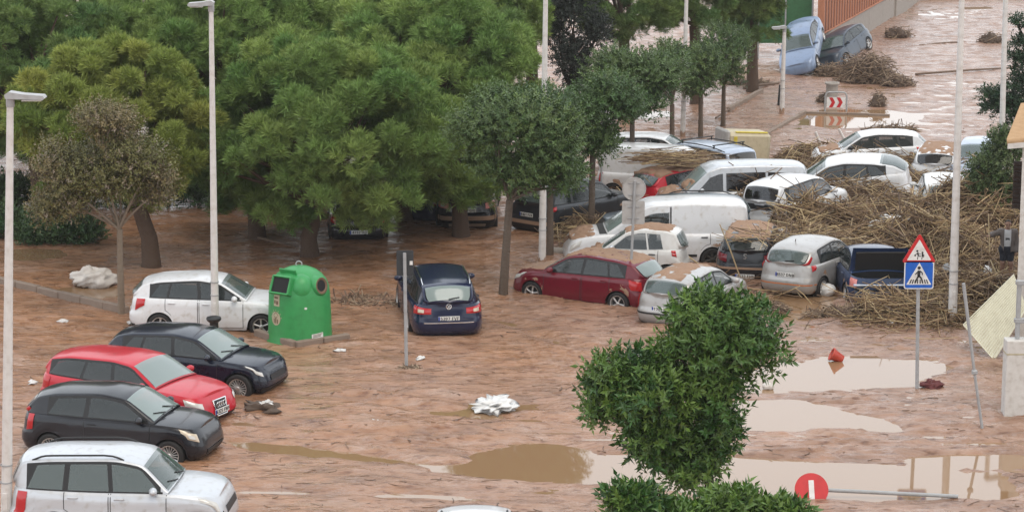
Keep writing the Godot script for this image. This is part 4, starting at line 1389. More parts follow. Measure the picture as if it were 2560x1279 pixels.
func crown(tree: Node3D, lobes: Array, count: int, mesh: Mesh, m: Material, cols: Array, up := 0.4, inner := 0.35, size := Vector2(0.8, 1.2), stray := 0.0) -> void:
	# lobes: [centre, radius vector, tint 0..1], in the tree's own axes
	var places := []
	var paint := PackedColorArray()
	var total := 0.0
	for l in lobes:
		total += l[1].x * l[1].x
	for l in lobes:
		var n := int(count * l[1].x * l[1].x / total) + 1
		var tint: Color = cols[0].lerp(cols[1], l[2])
		for i in n:
			var d := Vector3(rng.randfn(), rng.randfn(), rng.randfn()).normalized()
			if d.y < -0.3 and rng.randf() < 0.55:
				d.y = -d.y
			var k := rng.randf_range(0.72, 1.06) if rng.randf() > inner else rng.randf_range(0.25, 0.75)
			if stray > 0.0 and rng.randf() < stray:
				k = rng.randf_range(1.08, 1.4)
			var p: Vector3 = l[0] + d * l[1] * k
			var dir := (d + Vector3.UP * up + Vector3(rng.randf() - 0.5, rng.randf() - 0.5, rng.randf() - 0.5) * 0.7).normalized()
			var sx := dir.cross(Vector3(rng.randf() - 0.5, rng.randf() - 0.5, rng.randf() - 0.5)).normalized()
			var b := Basis(sx, dir, sx.cross(dir)) * Basis(Vector3.UP, rng.randf() * TAU)
			var sc := rng.randf_range(size.x, size.y)
			places.append(Transform3D(b.scaled(Vector3.ONE * sc), p))
			var c := tint * rng.randf_range(0.72, 1.3)
			if cols.size() > 2 and rng.randf() < cols[2].a:
				c = Color(cols[2].r, cols[2].g, cols[2].b) * rng.randf_range(0.8, 1.2)
			c.a = 1.0
			paint.append(c)
	swarm(tree, "crown", mesh, m, places, paint)

func limb(mb: MB, a: Vector3, b: Vector3, r0: float, r1: float, bend := 0.15, sides := 7) -> void:
	var path := PackedVector3Array()
	var rad := PackedFloat32Array()
	var off := Vector3(rng.randf() - 0.5, rng.randf() * 0.3, rng.randf() - 0.5) * bend * a.distance_to(b)
	for i in 6:
		var t := i / 5.0
		path.append(a.lerp(b, t) + off * sin(t * PI))
		rad.append(lerpf(r0, r1, t))
	mb.tube(path, rad, sides, false)

func pine(base: Array, box: Array, cols: Array, count: int, label: String, group: String, deep := 1.0) -> void:
	# base [px, py] of the trunk; box [left, top, right, bottom] of the crown, in pixels at the trunk's distance
	var g := gp(base[0], base[1])
	var t := thing("pine_tree", label, "tree", g, group)
	var lo := zp(box[0], box[3], g.z) - g
	var hi := zp(box[2], box[1], g.z) - g
	var c := (lo + hi) * 0.5
	c.z = 0.0
	var r := Vector3((hi.x - lo.x) * 0.5, (hi.y - lo.y) * 0.5, (hi.x - lo.x) * 0.5 * deep)
	var lobes := []
	var wood := MB.new()
	var fork := Vector3(c.x * 0.3, maxf(lo.y, 0.8) + 0.5, 0)
	var path := PackedVector3Array([Vector3(0, -0.3, 0), Vector3(0.03, 0.15, 0), Vector3(0.0, fork.y * 0.5, 0.05), fork])
	wood.tube(path, PackedFloat32Array([0.36, 0.27, 0.23, 0.2]), 12, false)
	var n := int(r.x * r.x * 15.0) + 30
	for i in n:
		var d := Vector3(rng.randfn(), rng.randfn() * 0.8 + 0.3, rng.randfn()).normalized()
		var k := rng.randf_range(0.8, 1.0) if rng.randf() < 0.8 else rng.randf_range(0.45, 0.8)
		k *= 0.9 + 0.16 * bumps.get_noise_3d(d.x * 1.1 + g.x, d.y * 1.1, d.z * 1.1 + g.z)
		var p := c + d * r * k
		if p.y < lo.y + 0.3:
			p.y = lo.y + 0.3 + rng.randf() * 0.5
		var s := rng.randf_range(0.28, 0.56) * clampf(r.x / 3.6, 0.8, 1.15)
		lobes.append([p, Vector3(s, s * rng.randf_range(0.6, 0.8), s), clampf(rng.randfn() * 0.3 + 0.5, 0, 1)])
		if i % 9 == 0:
			limb(wood, fork.lerp(c, rng.randf() * 0.5), p, 0.09, 0.025, 0.2)
	part(t, "trunk", wood, M.pine_bark)
	crown(t, lobes, count, kits.tuft, M.needle, cols, 0.9, 0.15, Vector2(0.7, 1.2))

func leafy(called: String, label: String, group: String, base: Array, lobes_px: Array, cols: Array, count: int, mesh: Mesh, bark: Material, opts := {}) -> Node3D:
	# lobes_px: [px, py, radius px, radius px upright] at the trunk's distance
	var g := gp(base[0], base[1])
	var t := thing(called, label, opts.get("category", "tree"), g, group)
	var s := F / absf((Vector3(g.x, g.y - CAM_H, g.z)).length())
	var lobes := []
	var low := 1e9
	var mid := Vector3.ZERO
	for l in lobes_px:
		var p := zp(l[0], l[1], g.z) - g
		var r: float = l[2] / s
		var ry: float = (l[3] if l.size() > 3 else l[2]) / s
		var sub := int(opts.get("sub", 8))
		for k in sub:
			var d := Vector3(rng.randfn(), rng.randfn(), rng.randfn()).normalized() * rng.randf_range(0.3, 0.62)
			var q: float = rng.randf_range(0.45, 0.62)
			lobes.append([p + d * Vector3(r, ry, r), Vector3(r * q, ry * q, r * q), rng.randf()])
		mid += p
		low = minf(low, p.y - ry)
	mid /= lobes_px.size()
	var wood := MB.new()
	var r0: float = opts.get("trunk", 0.09)
	if r0 > 0.0:
		var fork := zp(opts.fork[0], opts.fork[1], g.z) - g
		var p1 := Vector3(fork.x * 0.45, fork.y * 0.5, 0.04)
		wood.tube(PackedVector3Array([Vector3(0, -0.3, 0), Vector3(0, 0.1, 0), p1, fork]), PackedFloat32Array([r0 * 1.35, r0 * 1.12, r0 * 0.95, r0 * 0.85]), 10, false)
		for i in opts.get("limbs", 9):
			var l = lobes[int(rng.randf() * lobes.size())]
			limb(wood, fork + Vector3(0, rng.randf_range(-0.05, 0.2), 0), l[0], r0 * 0.5, r0 * 0.12, 0.18)
		for i in opts.get("twigs", 30):
			var l = lobes[int(rng.randf() * lobes.size())]
			var d := Vector3(rng.randfn(), rng.randfn() + 0.4, rng.randfn()).normalized()
			limb(wood, l[0] - d * l[1].x * 0.6, l[0] + d * l[1] * 1.05, 0.014, 0.004, 0.15, 4)
		part(t, "trunk", wood, bark)
	crown(t, lobes, count, mesh, M.leaf, cols, opts.get("up", 0.35), opts.get("inner", 0.3), opts.get("size", Vector2(0.8, 1.25)), 0.07)
	return t

func make_trees() -> void:
	kits.tuft = tuft(34, 0.16, 0.30, 1.25, 0.009, 5)
	kits.sprig = sprig(9, 0.24, 0.13, 0.05, 8)
	kits.sprig_small = sprig(9, 0.2, 0.11, 0.045, 9)
	kits.sprig_dry = sprig(6, 0.22, 0.065, 0.036, 10)
	var nd := mat("needle", Color(1, 1, 1), 0.6, 0.0, 0.35)
	nd.vertex_color_use_as_albedo = true
	nd.backlight_enabled = true
	nd.backlight = Color(0.40, 0.45, 0.25)
	var lf := mat("leaf", Color(1, 1, 1), 0.38, 0.0, 0.45)
	lf.vertex_color_use_as_albedo = true
	lf.backlight_enabled = true
	lf.backlight = Color(0.40, 0.46, 0.22)
	var bark_n := noise_tex(31, 0.05, 5, [], 512, true, 9.0)
	for b in [["pine_bark", lin(0.10, 0.068, 0.05)], ["grey_bark", lin(0.13, 0.10, 0.078)], ["dark_bark", lin(0.045, 0.034, 0.026)], ["dry_bark", lin(0.21, 0.165, 0.125)]]:
		var m := mat(b[0], b[1], 0.85, 0.0, 0.3)
		m.normal_enabled = true
		m.normal_texture = bark_n
		m.uv1_triplanar = true
		m.uv1_scale = Vector3(1.6, 0.5, 1.6)
	var gy := [Color(0.170, 0.240, 0.056), Color(0.295, 0.315, 0.078)]
	var gm := [Color(0.122, 0.218, 0.060), Color(0.220, 0.290, 0.080)]
	var gd := [Color(0.095, 0.178, 0.058), Color(0.168, 0.228, 0.066)]
	var wood := "pines of the park"
	pine([772, 648], [490, 80, 1170, 590], gm, 12500, "large domed pine over the green recycling container", wood)
	pine([1010, 560], [760, -40, 1385, 440], gm, 8500, "broad pine behind the navy estate car", wood)
	pine([375, 672], [20, 85, 540, 560], gy, 8500, "yellowish green pine behind the bare brown tree", wood)
	pine([640, 600], [470, 210, 760, 570], gd, 2500, "low dark pine reaching down behind the white hatchback", wood)
	pine([1150, 600], [1010, 330, 1250, 520], gm, 1600, "small pine bough crown above the black SUV", wood)
	pine([100, 560], [-240, -60, 330, 400], gd, 5000, "dark green pine at the left end of the park", wood)
	pine([560, 520], [330, -90, 860, 330], gm, 6000, "tall pine behind the lamp post with the short arm", wood)
	for b in [[820, 440, 560, -160, 1100, 200], [260, 440, -20, -180, 480, 220], [1180, 430, 960, -150, 1390, 190], [-150, 420, -400, -150, 50, 240], [480, 360, 220, -240, 720, 60], [930, 340, 700, -250, 1160, 40], [60, 340, -180, -250, 260, 60], [700, 500, 500, -60, 930, 330], [330, 520, 60, 0, 560, 380], [-60, 500, -330, 20, 170, 420], [1120, 480, 930, -20, 1340, 300], [690, 330, 480, -230, 900, 120], [1100, 330, 900, -230, 1300, 110]]:
		pine([b[0], b[1]], [b[2], b[3], b[4], b[5]], gm if rng.randf() < 0.6 else gd, 3600, "pine in the back rows of the park", wood)
	for b in [[1560, 300, 1400, -120, 1720, 120], [1740, 262, 1590, -120, 1850, 95], [1880, 232, 1780, -110, 1985, 120], [1330, 330, 1210, -160, 1440, 120]]:
		pine([b[0], b[1]], [b[2], b[3], b[4], b[5]], gd, 3200, "dark pine beyond the row of street trees", wood)
	for q in [[-20, 600, 90, 44], [150, 612, 80, 40], [-90, 545, 110, 64], [60, 530, 110, 60], [230, 525, 120, 62], [420, 520, 120, 58], [610, 505, 110, 50], [790, 495, 100, 45]]:  # added shrubs, standing in for the deep shade below the crowns
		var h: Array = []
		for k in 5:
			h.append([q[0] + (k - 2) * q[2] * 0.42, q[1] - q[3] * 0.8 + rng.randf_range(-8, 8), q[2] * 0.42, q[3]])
		leafy("shade_fill_shrub", "dense shrub added to fill the deep shade under the back pines", "added shrubs under the pines", [q[0], q[1]], h, [Color(0.040, 0.085, 0.032), Color(0.075, 0.125, 0.045)], 900, kits.sprig, M.dark_bark, {"fork": [q[0], q[1] - 20], "trunk": 0.05, "category": "shrub", "sub": 4, "limbs": 4, "twigs": 6})
	# dark evergreen between the pines
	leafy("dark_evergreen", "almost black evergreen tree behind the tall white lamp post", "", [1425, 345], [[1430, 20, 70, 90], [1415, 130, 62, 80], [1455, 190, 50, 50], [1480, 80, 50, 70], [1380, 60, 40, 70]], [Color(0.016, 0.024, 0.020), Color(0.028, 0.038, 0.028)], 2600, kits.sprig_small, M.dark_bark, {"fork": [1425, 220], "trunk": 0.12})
	# clipped street trees
	var st := [Color(0.052, 0.105, 0.034), Color(0.120, 0.175, 0.058)]
	var grp := "street trees with rounded crowns"
	leafy("street_tree", "round-crowned street tree with a bare trunk beside the dark red hatchback", grp, [1258, 742], [[1300, 330, 165, 110], [1190, 330, 70, 70], [1400, 350, 75, 85], [1300, 430, 100, 55], [1410, 450, 55, 50], [1240, 265, 70, 45]], st, 5400, kits.sprig_small, M.grey_bark, {"fork": [1274, 500], "trunk": 0.115})
	leafy("street_tree", "slim street tree trunk right behind the tall white lamp post", grp, [1375, 648], [[1400, 440, 65, 60], [1390, 380, 60, 50]], st, 1200, kits.sprig_small, M.grey_bark, {"fork": [1376, 480], "trunk": 0.1})
	leafy("street_tree", "street tree whose trunk stands beside the graphite SUV", grp, [1478, 600], [[1490, 260, 110, 85], [1420, 290, 50, 60], [1550, 260, 55, 55], [1480, 350, 70, 50]], st, 3200, kits.sprig_small, M.grey_bark, {"fork": [1482, 385], "trunk": 0.1})
	leafy("street_tree", "street tree rising from behind the white delivery van", grp, [1580, 480], [[1590, 190, 115, 75], [1520, 170, 60, 55], [1660, 200, 60, 55], [1600, 260, 70, 40]], st, 3200, kits.sprig_small, M.grey_bark, {"fork": [1581, 300], "trunk": 0.095})
	leafy("street_tree", "street tree beside the grey van with roof rack", grp, [1680, 378], [[1690, 160, 70, 65], [1650, 210, 50, 45]], st, 1200, kits.sprig_small, M.grey_bark, {"fork": [1681, 260], "trunk": 0.095})
	leafy("street_tree", "street tree between the grey van and the tipped container", grp, [1752, 350], [[1760, 170, 60, 60], [1730, 210, 45, 45]], st, 1100, kits.sprig_small, M.grey_bark, {"fork": [1752, 235], "trunk": 0.09})
	leafy("street_tree", "farthest street tree of the row, crown beside the light blue saloon", grp, [1808, 316], [[1815, 125, 70, 58], [1860, 120, 30, 30], [1770, 150, 50, 50], [1820, 180, 50, 35]], st, 1700, kits.sprig_small, M.grey_bark, {"fork": [1810, 215], "trunk": 0.09})
	# bare brown tree
	leafy("brown_tree", "half-bare tree with withered brown leaves and many thin twigs", "", [303, 790], [[250, 400, 140, 110], [150, 450, 80, 90], [340, 420, 95, 100], [260, 320, 100, 55], [170, 510, 60, 50], [380, 470, 60, 60], [120, 520, 50, 45]], [Color(0.120, 0.125, 0.036), Color(0.185, 0.145, 0.070), Color(0.26, 0.21, 0.16, 0.10)], 9500, kits.sprig_dry, M.dry_bark, {"fork": [298, 572], "trunk": 0.085, "limbs": 9, "twigs": 420, "sub": 6, "inner": 0.5})
	# leafy tree in front
	var fr := [Color(0.028, 0.086, 0.018), Color(0.115, 0.190, 0.036)]
	leafy("leafy_tree", "dense glossy green tree standing in front of the muddy road", "", [1790, 1400], [[1800, 850, 130, 95], [1750, 795, 85, 60], [1890, 880, 70, 75], [1640, 970, 125, 80], [1550, 955, 75, 65], [1510, 1020, 58, 45], [1700, 890, 55, 55], [1790, 975, 95, 85], [1640, 1070, 105, 66], [1770, 1090, 76, 80], [1640, 1130, 76, 46], [1710, 1185, 66, 40], [1770, 1165, 55, 50], [1600, 930, 60, 50], [1840, 795, 60, 50]], fr, 4500, kits.sprig, M.dark_bark, {"fork": [1768, 1150], "trunk": 0.1, "limbs": 18, "sub": 6, "twigs": 90, "size": Vector2(0.65, 1.3)})
	leafy("leafy_tree", "crown top of a second green tree below the fallen no-entry sign", "", [1740, 1640], [[1600, 1268, 60, 34], [1555, 1255, 32, 24], [1700, 1320, 90, 34], [1830, 1278, 58, 34], [1900, 1300, 55, 28], [1965, 1292, 48, 22]], fr, 2200, kits.sprig, M.dark_bark, {"fork": [1740, 1420], "trunk": 0.1, "size": Vector2(0.65, 1.3)})
	# ivy shrub and twiggy tree at the right edge
	leafy("ivy_shrub", "climbing shrub with pale green leaves around the slim white post", "", [2490, 600], [[2490, 420, 45, 60], [2450, 425, 34, 40], [2510, 480, 45, 50], [2460, 470, 38, 45], [2525, 380, 40, 50], [2480, 520, 45, 40], [2530, 540, 35, 40], [2500, 350, 30, 30]], [Color(0.045, 0.085, 0.025), Color(0.13, 0.17, 0.075)], 2100, kits.sprig_small, M.dark_bark, {"fork": [2495, 520], "trunk": 0.04, "category": "shrub"})
	leafy("twiggy_tree", "dark leafed tree with twiggy shoots at the right edge", "", [2660, 560], [[2525, 255, 50, 50], [2555, 205, 40, 40], [2480, 235, 30, 14], [2555, 110, 30, 20], [2550, 60, 25, 14], [2545, 290, 40, 40], [2500, 265, 40, 20], [2620, 200, 80, 150], [2545, 150, 30, 20]], [Color(0.018, 0.045, 0.024), Color(0.035, 0.07, 0.03)], 1500, kits.sprig_small, M.dark_bark, {"fork": [2640, 330], "trunk": 0.1, "limbs": 20})


# ---------------------------------------------------------------- walls, posts, signs
func make_setting() -> void:
	var cn := noise_tex(41, 0.03, 5, [[0.0, Color(0.86, 0.84, 0.82)], [0.4, Color(0.95, 0.945, 0.94)], [1.0, Color(1, 1, 1)]], 512)
	for c in [["concrete", lin(0.36, 0.33, 0.30), 0.85], ["kerb_stone", lin(0.25, 0.19, 0.15), 0.8], ["white_wall", lin(0.62, 0.60, 0.57), 0.8], ["terracotta", lin(0.42, 0.17, 0.09), 0.75], ["terracotta_dark", lin(0.16, 0.06, 0.04), 0.8], ["court_green", lin(0.035, 0.13, 0.05), 0.7], ["roof_tile", lin(0.48, 0.31, 0.17), 0.8], ["cream_sheet", lin(0.66, 0.64, 0.50), 0.45], ["shutter_brown", lin(0.035, 0.022, 0.017), 0.6],
			["pole_white", lin(0.66, 0.64, 0.62), 0.5], ["galvanised", lin(0.36, 0.37, 0.38), 0.5], ["sign_back", lin(0.42, 0.41, 0.40), 0.55], ["sign_dark", lin(0.03, 0.035, 0.04), 0.5], ["sign_red", lin(0.55, 0.015, 0.02), 0.4], ["sign_blue", lin(0.005, 0.11, 0.52), 0.4], ["sign_white", lin(0.74, 0.74, 0.73), 0.4], ["bollard_black", lin(0.014, 0.015, 0.016), 0.45], ["bin_green", lin(0.036, 0.30, 0.085), 0.42], ["sticker_cream", lin(0.48, 0.43, 0.30), 0.6], ["sticker_brown", lin(0.16, 0.10, 0.06), 0.7], ["hole_black", lin(0.006, 0.006, 0.007), 0.8], ["lamp_housing", lin(0.40, 0.41, 0.42), 0.5], ["cream_plastic", lin(0.52, 0.46, 0.32), 0.5], ["yellow_plastic", lin(0.62, 0.50, 0.05), 0.5], ["red_plastic", lin(0.5, 0.06, 0.035), 0.45], ["sack_white", lin(0.62, 0.58, 0.54), 0.6], ["plastic_white", lin(0.72, 0.72, 0.71), 0.35], ["clod", lin(0.10, 0.07, 0.052), 0.85], ["bucket_grey", lin(0.32, 0.34, 0.36), 0.5], ["cloth_maroon", lin(0.12, 0.03, 0.03), 0.9]]:
		var m := mat(c[0], c[1], c[2])
		m.albedo_texture = cn
		m.uv1_triplanar = true
		m.uv1_scale = Vector3(0.31, 0.31, 0.31)
	var a: Vector3
	var b: Vector3
	# concrete wall with terracotta screen
	a = gp(2048, 158)
	b = gp(2234, 42)
	var w := thing("concrete_wall", "long concrete wall carrying a terracotta slat screen", "wall", a)
	var run := b - a
	var len := run.length()
	var dir := run / len
	var face := Basis(dir, Vector3.UP, dir.cross(Vector3.UP))
	var n := 5
	for i in n:
		var mb := MB.new()
		mb.cbox(Transform3D(face, dir * len * (i + 0.5) / n + Vector3(0, 0.55, 0)), Vector3(len / n - 0.03, 1.5, 0.25), 0.015)
		part(w, "wall_panel", mb, M.concrete)
	var cp := MB.new()
	cp.cbox(Transform3D(face, dir * len * 0.5 + Vector3(0, 1.34, 0)), Vector3(len, 0.08, 0.34), 0.02)
	part(w, "coping", cp, M.terracotta)
	var slats := int(len / 0.72)
	for i in slats:
		var mb := MB.new()
		mb.cbox(Transform3D(face, dir * (i + 0.5) * 0.72 + Vector3(0, 2.6, 0)), Vector3(0.3, 2.45, 0.3), 0.02)
		part(w, "slat", mb, M.terracotta)
		var bk := MB.new()
		bk.cbox(Transform3D(face, dir * (i + 1.0) * 0.72 + Vector3(0, 2.6, 0) + face.z * 0.08), Vector3(0.42, 2.4, 0.06), 0.0)
		part(w, "screen_panel", bk, M.terracotta_dark)
	a = gp(2040, 160)
	var gr := thing("green_screen", "green court screen beside the terracotta slats", "screen", a)
	for i in 3:
		var mb := MB.new()
		mb.box(Vector3(-0.65 - i * 1.25, 2.6, -1.5), Vector3(1.22, 3.6, 0.05), 0.01)
		part(gr, "screen_sheet", mb, M.court_green)
		var p := MB.new()
		p.rod(Vector3(-i * 1.25 - 0.02, -0.2, -1.45), Vector3(-i * 1.25 - 0.02, 4.5, -1.45), 0.04, 8)
		part(gr, "screen_post", p, M.galvanised)
	# far wall beyond
	wall("far_wall", "mud-stained pale wall past the end of the terracotta screen", gp(2236, 44), gp(2292, 6), 1.6, 0.25, M.concrete)
	wall("road_barrier", "low pinkish barrier far up the flooded road", gp(2300, 4), gp(2575, -6), 0.5, 0.3, M.concrete)
	# kerbs
	kerb("kerb", "mud-smeared kerb along the sack and the brown tree", gp(-60, 700), gp(318, 790), 0.16)
	kerb("planter_kerb", "kerb edge in front of the green recycling container", gp(640, 842), gp(736, 874), 0.13)
	kerb("planter_kerb", "kerb edge running right from the recycling container corner", gp(738, 874), gp(872, 853), 0.13)
	kerb("island_kerb", "kerb of the traffic island leading to the chevron sign", gp(1912, 342), gp(2012, 284), 0.05)
	kerb("island_kerb", "kerb across the traffic island below the chevron sign", gp(2014, 283), gp(2226, 290), 0.0)
	kerb("verge_kerb", "kerb along the verge below the farthest street tree", gp(1822, 280), gp(1905, 232), 0.12)
	# boundary of the white house
	var g := gp(2512, 1041)
	var fw := thing("white_gatepost", "white rendered gatepost with a brown tide mark", "wall", g)
	var body := MB.new()
	body.box(Vector3(0.6, 0.7, -0.2), Vector3(1.2, 1.9, 0.4), 0.015)
	part(fw, "render", body, M.white_wall)
	var tide := MB.new()
	tide.box(Vector3(0.6, 1.36, -0.2), Vector3(1.206, 0.035, 0.406), 0.0)
	part(fw, "tide_mark", tide, M.sticker_cream)
	var rail := thing("steel_railing", "grey steel railing post on the white gatepost", "railing", g + Vector3(0, 1.65, 0))
	for x in [0.25, 0.47]:
		var p := MB.new()
		p.box(Vector3(x, 0.62, -0.2), Vector3(0.09, 1.25, 0.09), 0.01)
		part(rail, "post", p, M.galvanised)
	for y in [0.4, 1.22]:
		var p := MB.new()
		p.box(Vector3(0.75, y, -0.2), Vector3(1.15, 0.1, 0.12), 0.01)
		part(rail, "rail", p, M.galvanised)
	# white house, only its corner shows
	var hz := -57.5
	var hx := zp(2553, 500, hz).x
	var house := thing("white_house", "corner of a white house with a tiled eave and brown louvred blind", "house", Vector3(hx, 0, hz))
	house.rotation.y = -0.25
	var hb := MB.new()
	hb.plate(PackedVector2Array([Vector2(0, -0.2), Vector2(4.0, -0.2), Vector2(4.0, 5.32), Vector2(0, 4.82)]), Transform3D(Basis(), Vector3(0, 0, -3.0)), 6.0)
	part(house, "wall", hb, M.white_wall)
	for q in [[1.2, 1.5, 1.0, 1.2], [2.9, 1.1, 0.95, 2.1], [1.2, 3.7, 1.0, 1.2], [2.9, 3.7, 1.0, 1.2]]:
		var fm := MB.new()
		fm.box(Vector3(q[0], q[1], 0.02), Vector3(q[2], q[3], 0.08), 0.012)
		var wn := part(house, "window", fm, M.shutter_brown)
		var gl := MB.new()
		gl.box(Vector3(q[0], q[1], 0.055), Vector3(q[2] - 0.14, q[3] - 0.14, 0.03), 0.004)
		part(wn, "pane", gl, M.glass)
		var sl := MB.new()
		sl.box(Vector3(q[0], q[1] - q[3] * 0.5 - 0.04, 0.07), Vector3(q[2] + 0.16, 0.06, 0.16), 0.01)
		part(wn, "sill", sl, M.concrete)
	var eave := part(house, "eave", slab(Vector3(-0.34, 4.78, 0.12), Vector3(4.7, 6.6, 0.59)), M.white_wall)
	for i in 27:
		var tile := MB.new()
		var path := PackedVector3Array()
		var z := 0.1 - i * 0.24
		for k in 5:
			path.append(Vector3(-0.36 + k * 1.17, 4.93 + k * 0.147, z))
		tile.tube(path, PackedFloat32Array([0.09, 0.09, 0.09, 0.09, 0.09]), 8)
		part(eave, "roof_tile", tile, M.roof_tile)
	var bl := MB.new()
	bl.box(Vector3(-0.13, 3.7, -1.2), Vector3(0.24, 1.15, 0.06), 0.01)
	var blind := part(house, "blind", bl, M.shutter_brown)
	for i in 11:
		var lv := MB.new()
		lv.cbox(Transform3D(Basis(Vector3.RIGHT, 0.5), Vector3(-0.13, 3.2 + i * 0.1, -1.15)), Vector3(0.22, 0.07, 0.015), 0.0)
		part(blind, "louvre", lv, M.shutter_brown)

func slab(o: Vector3, s: Vector3) -> MB:
	var mb := MB.new()
	mb.plate(PackedVector2Array([Vector2(0, 0), Vector2(s.x, s.z), Vector2(s.x, s.z + 0.12), Vector2(0, 0.12)]), Transform3D(Basis(), o + Vector3(0, 0, -s.y * 0.5 + 0.1)), s.y)
	return mb

func wall(called: String, label: String, a: Vector3, b: Vector3, high: float, thick: float, m: Material) -> void:
	var t := thing(called, label, "wall", a)
	var run := b - a
	var dir := run.normalized()
	var face := Basis(dir, Vector3.UP, dir.cross(Vector3.UP))
	var mb := MB.new()
	mb.cbox(Transform3D(face, run * 0.5 + Vector3(0, high * 0.5 - 0.15, 0)), Vector3(run.length(), high + 0.3, thick), 0.02)
	part(t, "masonry", mb, m)
	var cp := MB.new()
	cp.cbox(Transform3D(face, run * 0.5 + Vector3(0, high + 0.03, 0)), Vector3(run.length() + 0.06, 0.07, thick + 0.08), 0.015)
	part(t, "coping", cp, m)

func kerb(called: String, label: String, a: Vector3, b: Vector3, high: float) -> void:
	var t := thing(called, label, "kerb", a)
	var run := b - a
	var dir := run.normalized()
	var face := Basis(dir, Vector3.UP, dir.cross(Vector3.UP))
	var n := maxi(1, int(round(run.length() / 0.9)))
	for i in n:
		var mb := MB.new()
		mb.cbox(Transform3D(face * Basis(Vector3.UP, rng.randf_range(-0.015, 0.015)), run * (i + 0.5) / n + Vector3(0, high * 0.5 + rng.randf_range(-0.01, 0.012), 0)), Vector3(run.length() / n - 0.012, high + 0.16, 0.16), 0.02)
		part(t, "kerb_stone", mb, M.kerb_stone)

func lamp_post(label: String, base: Array, top: Array, arm: float, r0: float, r1: float) -> void:
	var g := gp(base[0], base[1])
	var t := thing("lamp_post", label, "lamp post", g, "white street lamp posts")
	var p := zp(top[0], top[1], g.z) - g
	var mb := MB.new()
	var path := PackedVector3Array()
	var rad := PackedFloat32Array()
	for i in 9:
		path.append(Vector3(0, -0.2, 0).lerp(p, i / 8.0))
		rad.append(lerpf(r0, r1, i / 8.0))
	mb.tube(path, rad, 16)
	part(t, "pole", mb, M.pole_white)
	var dr := MB.new()
	dr.cbox(Transform3D(Basis(), p * (0.7 / p.y) + Vector3(0.0, 0, r0 * 0.93)), Vector3(0.09, 0.34, 0.02), 0.008)
	part(t, "access_door", dr, M.pole_white)
	for k in 2:
		var bd := MB.new()
		var c := p * ((1.05 + k * 0.32) / p.y)
		bd.lathe(PackedVector2Array([Vector2(r0 * 0.985, -0.012), Vector2(r0 * 0.99 + 0.006, -0.012), Vector2(r0 * 0.99 + 0.006, 0.012), Vector2(r0 * 0.985, 0.012)]), 16, Transform3D(Basis(), c))
		part(t, "strap", bd, M.galvanised)
	part(t, "mud_stain", patch(func(a, b):
		var ang: float = a * TAU
		var edge: float = 0.26 + 0.16 * bumps.get_noise_2d(cos(ang) * 1.4 + g.x, sin(ang) * 1.4 + g.z) + 0.05 * fine.get_noise_2d(ang * 3.0, g.x)
		var y: float = b * maxf(edge, 0.08)
		var c: Vector3 = p * (y / p.y)
		var rr: float = lerpf(r0, r1, y / p.y) + 0.003
		return c + Vector3(cos(ang) * rr, 0, sin(ang) * rr), 28, 3), M.mud_dry)
	if arm != 0.0:
		var nk := MB.new()
		nk.lathe(PackedVector2Array([Vector2(0.001, -0.08), Vector2(0.075, -0.08), Vector2(0.075, 0.1), Vector2(0.05, 0.13), Vector2(0.001, 0.13)]), 14, Transform3D(Basis(), p))
		var head := part(t, "lamp_bracket", nk, M.lamp_housing)
		var h := MB.new()
		var l := absf(arm)
		h.plate(PackedVector2Array([Vector2(-0.08, 0.06), Vector2(-0.06, -0.01), Vector2(l * 0.95, -0.03), Vector2(l, 0.0), Vector2(l * 0.95, 0.045), Vector2(l * 0.4, 0.07), Vector2(0.0, 0.11)]), Transform3D(Basis(Vector3.UP, 0.0 if arm > 0 else PI), p + Vector3(0, 0.08, 0)), 0.26)
		part(head, "lamp_head", h, M.lamp_housing)
		var g2 := MB.new()
		g2.cbox(Transform3D(Basis(), p + Vector3(signf(arm) * l * 0.62, 0.035, 0)), Vector3(l * 0.55, 0.02, 0.2), 0.0)
		part(head, "lens", g2, M.lamp_clear)

func disc(r: float, n := 32) -> PackedVector2Array:
	var p := PackedVector2Array()
	for i in n:
		p.append(Vector2(cos(TAU * i / n), sin(TAU * i / n)) * r)
	return p

func rounded(w: float, h: float, r: float) -> PackedVector2Array:
	var p := PackedVector2Array()
	for c in [[1, 1, 0.0], [-1, 1, 0.5], [-1, -1, 1.0], [1, -1, 1.5]]:
		for i in 6:
			var a: float = PI * (c[2] + i / 10.0)
			p.append(Vector2(c[0] * (w * 0.5 - r) + cos(a) * r, c[1] * (h * 0.5 - r) + sin(a) * r))
	return p

func figure(parent: Node, called: String, t: Transform3D, s: float, strokes: Array, head: Vector2, m: Material) -> void:
	var mb := MB.new()
	mb.plate(disc(0.085 * s, 14), t * Transform3D(Basis(), Vector3(head.x * s, head.y * s, 0)), 0.004)
	for k in strokes:
		var a := Vector2(k[0], k[1]) * s
		var b := Vector2(k[2], k[3]) * s
		var d := (b - a).normalized()
		var n: Vector2 = Vector2(-d.y, d.x) * k[4] * s
		mb.plate(PackedVector2Array([a - n, b - n, b + n, a + n]), t, 0.004)
	part(parent, called, mb, m)

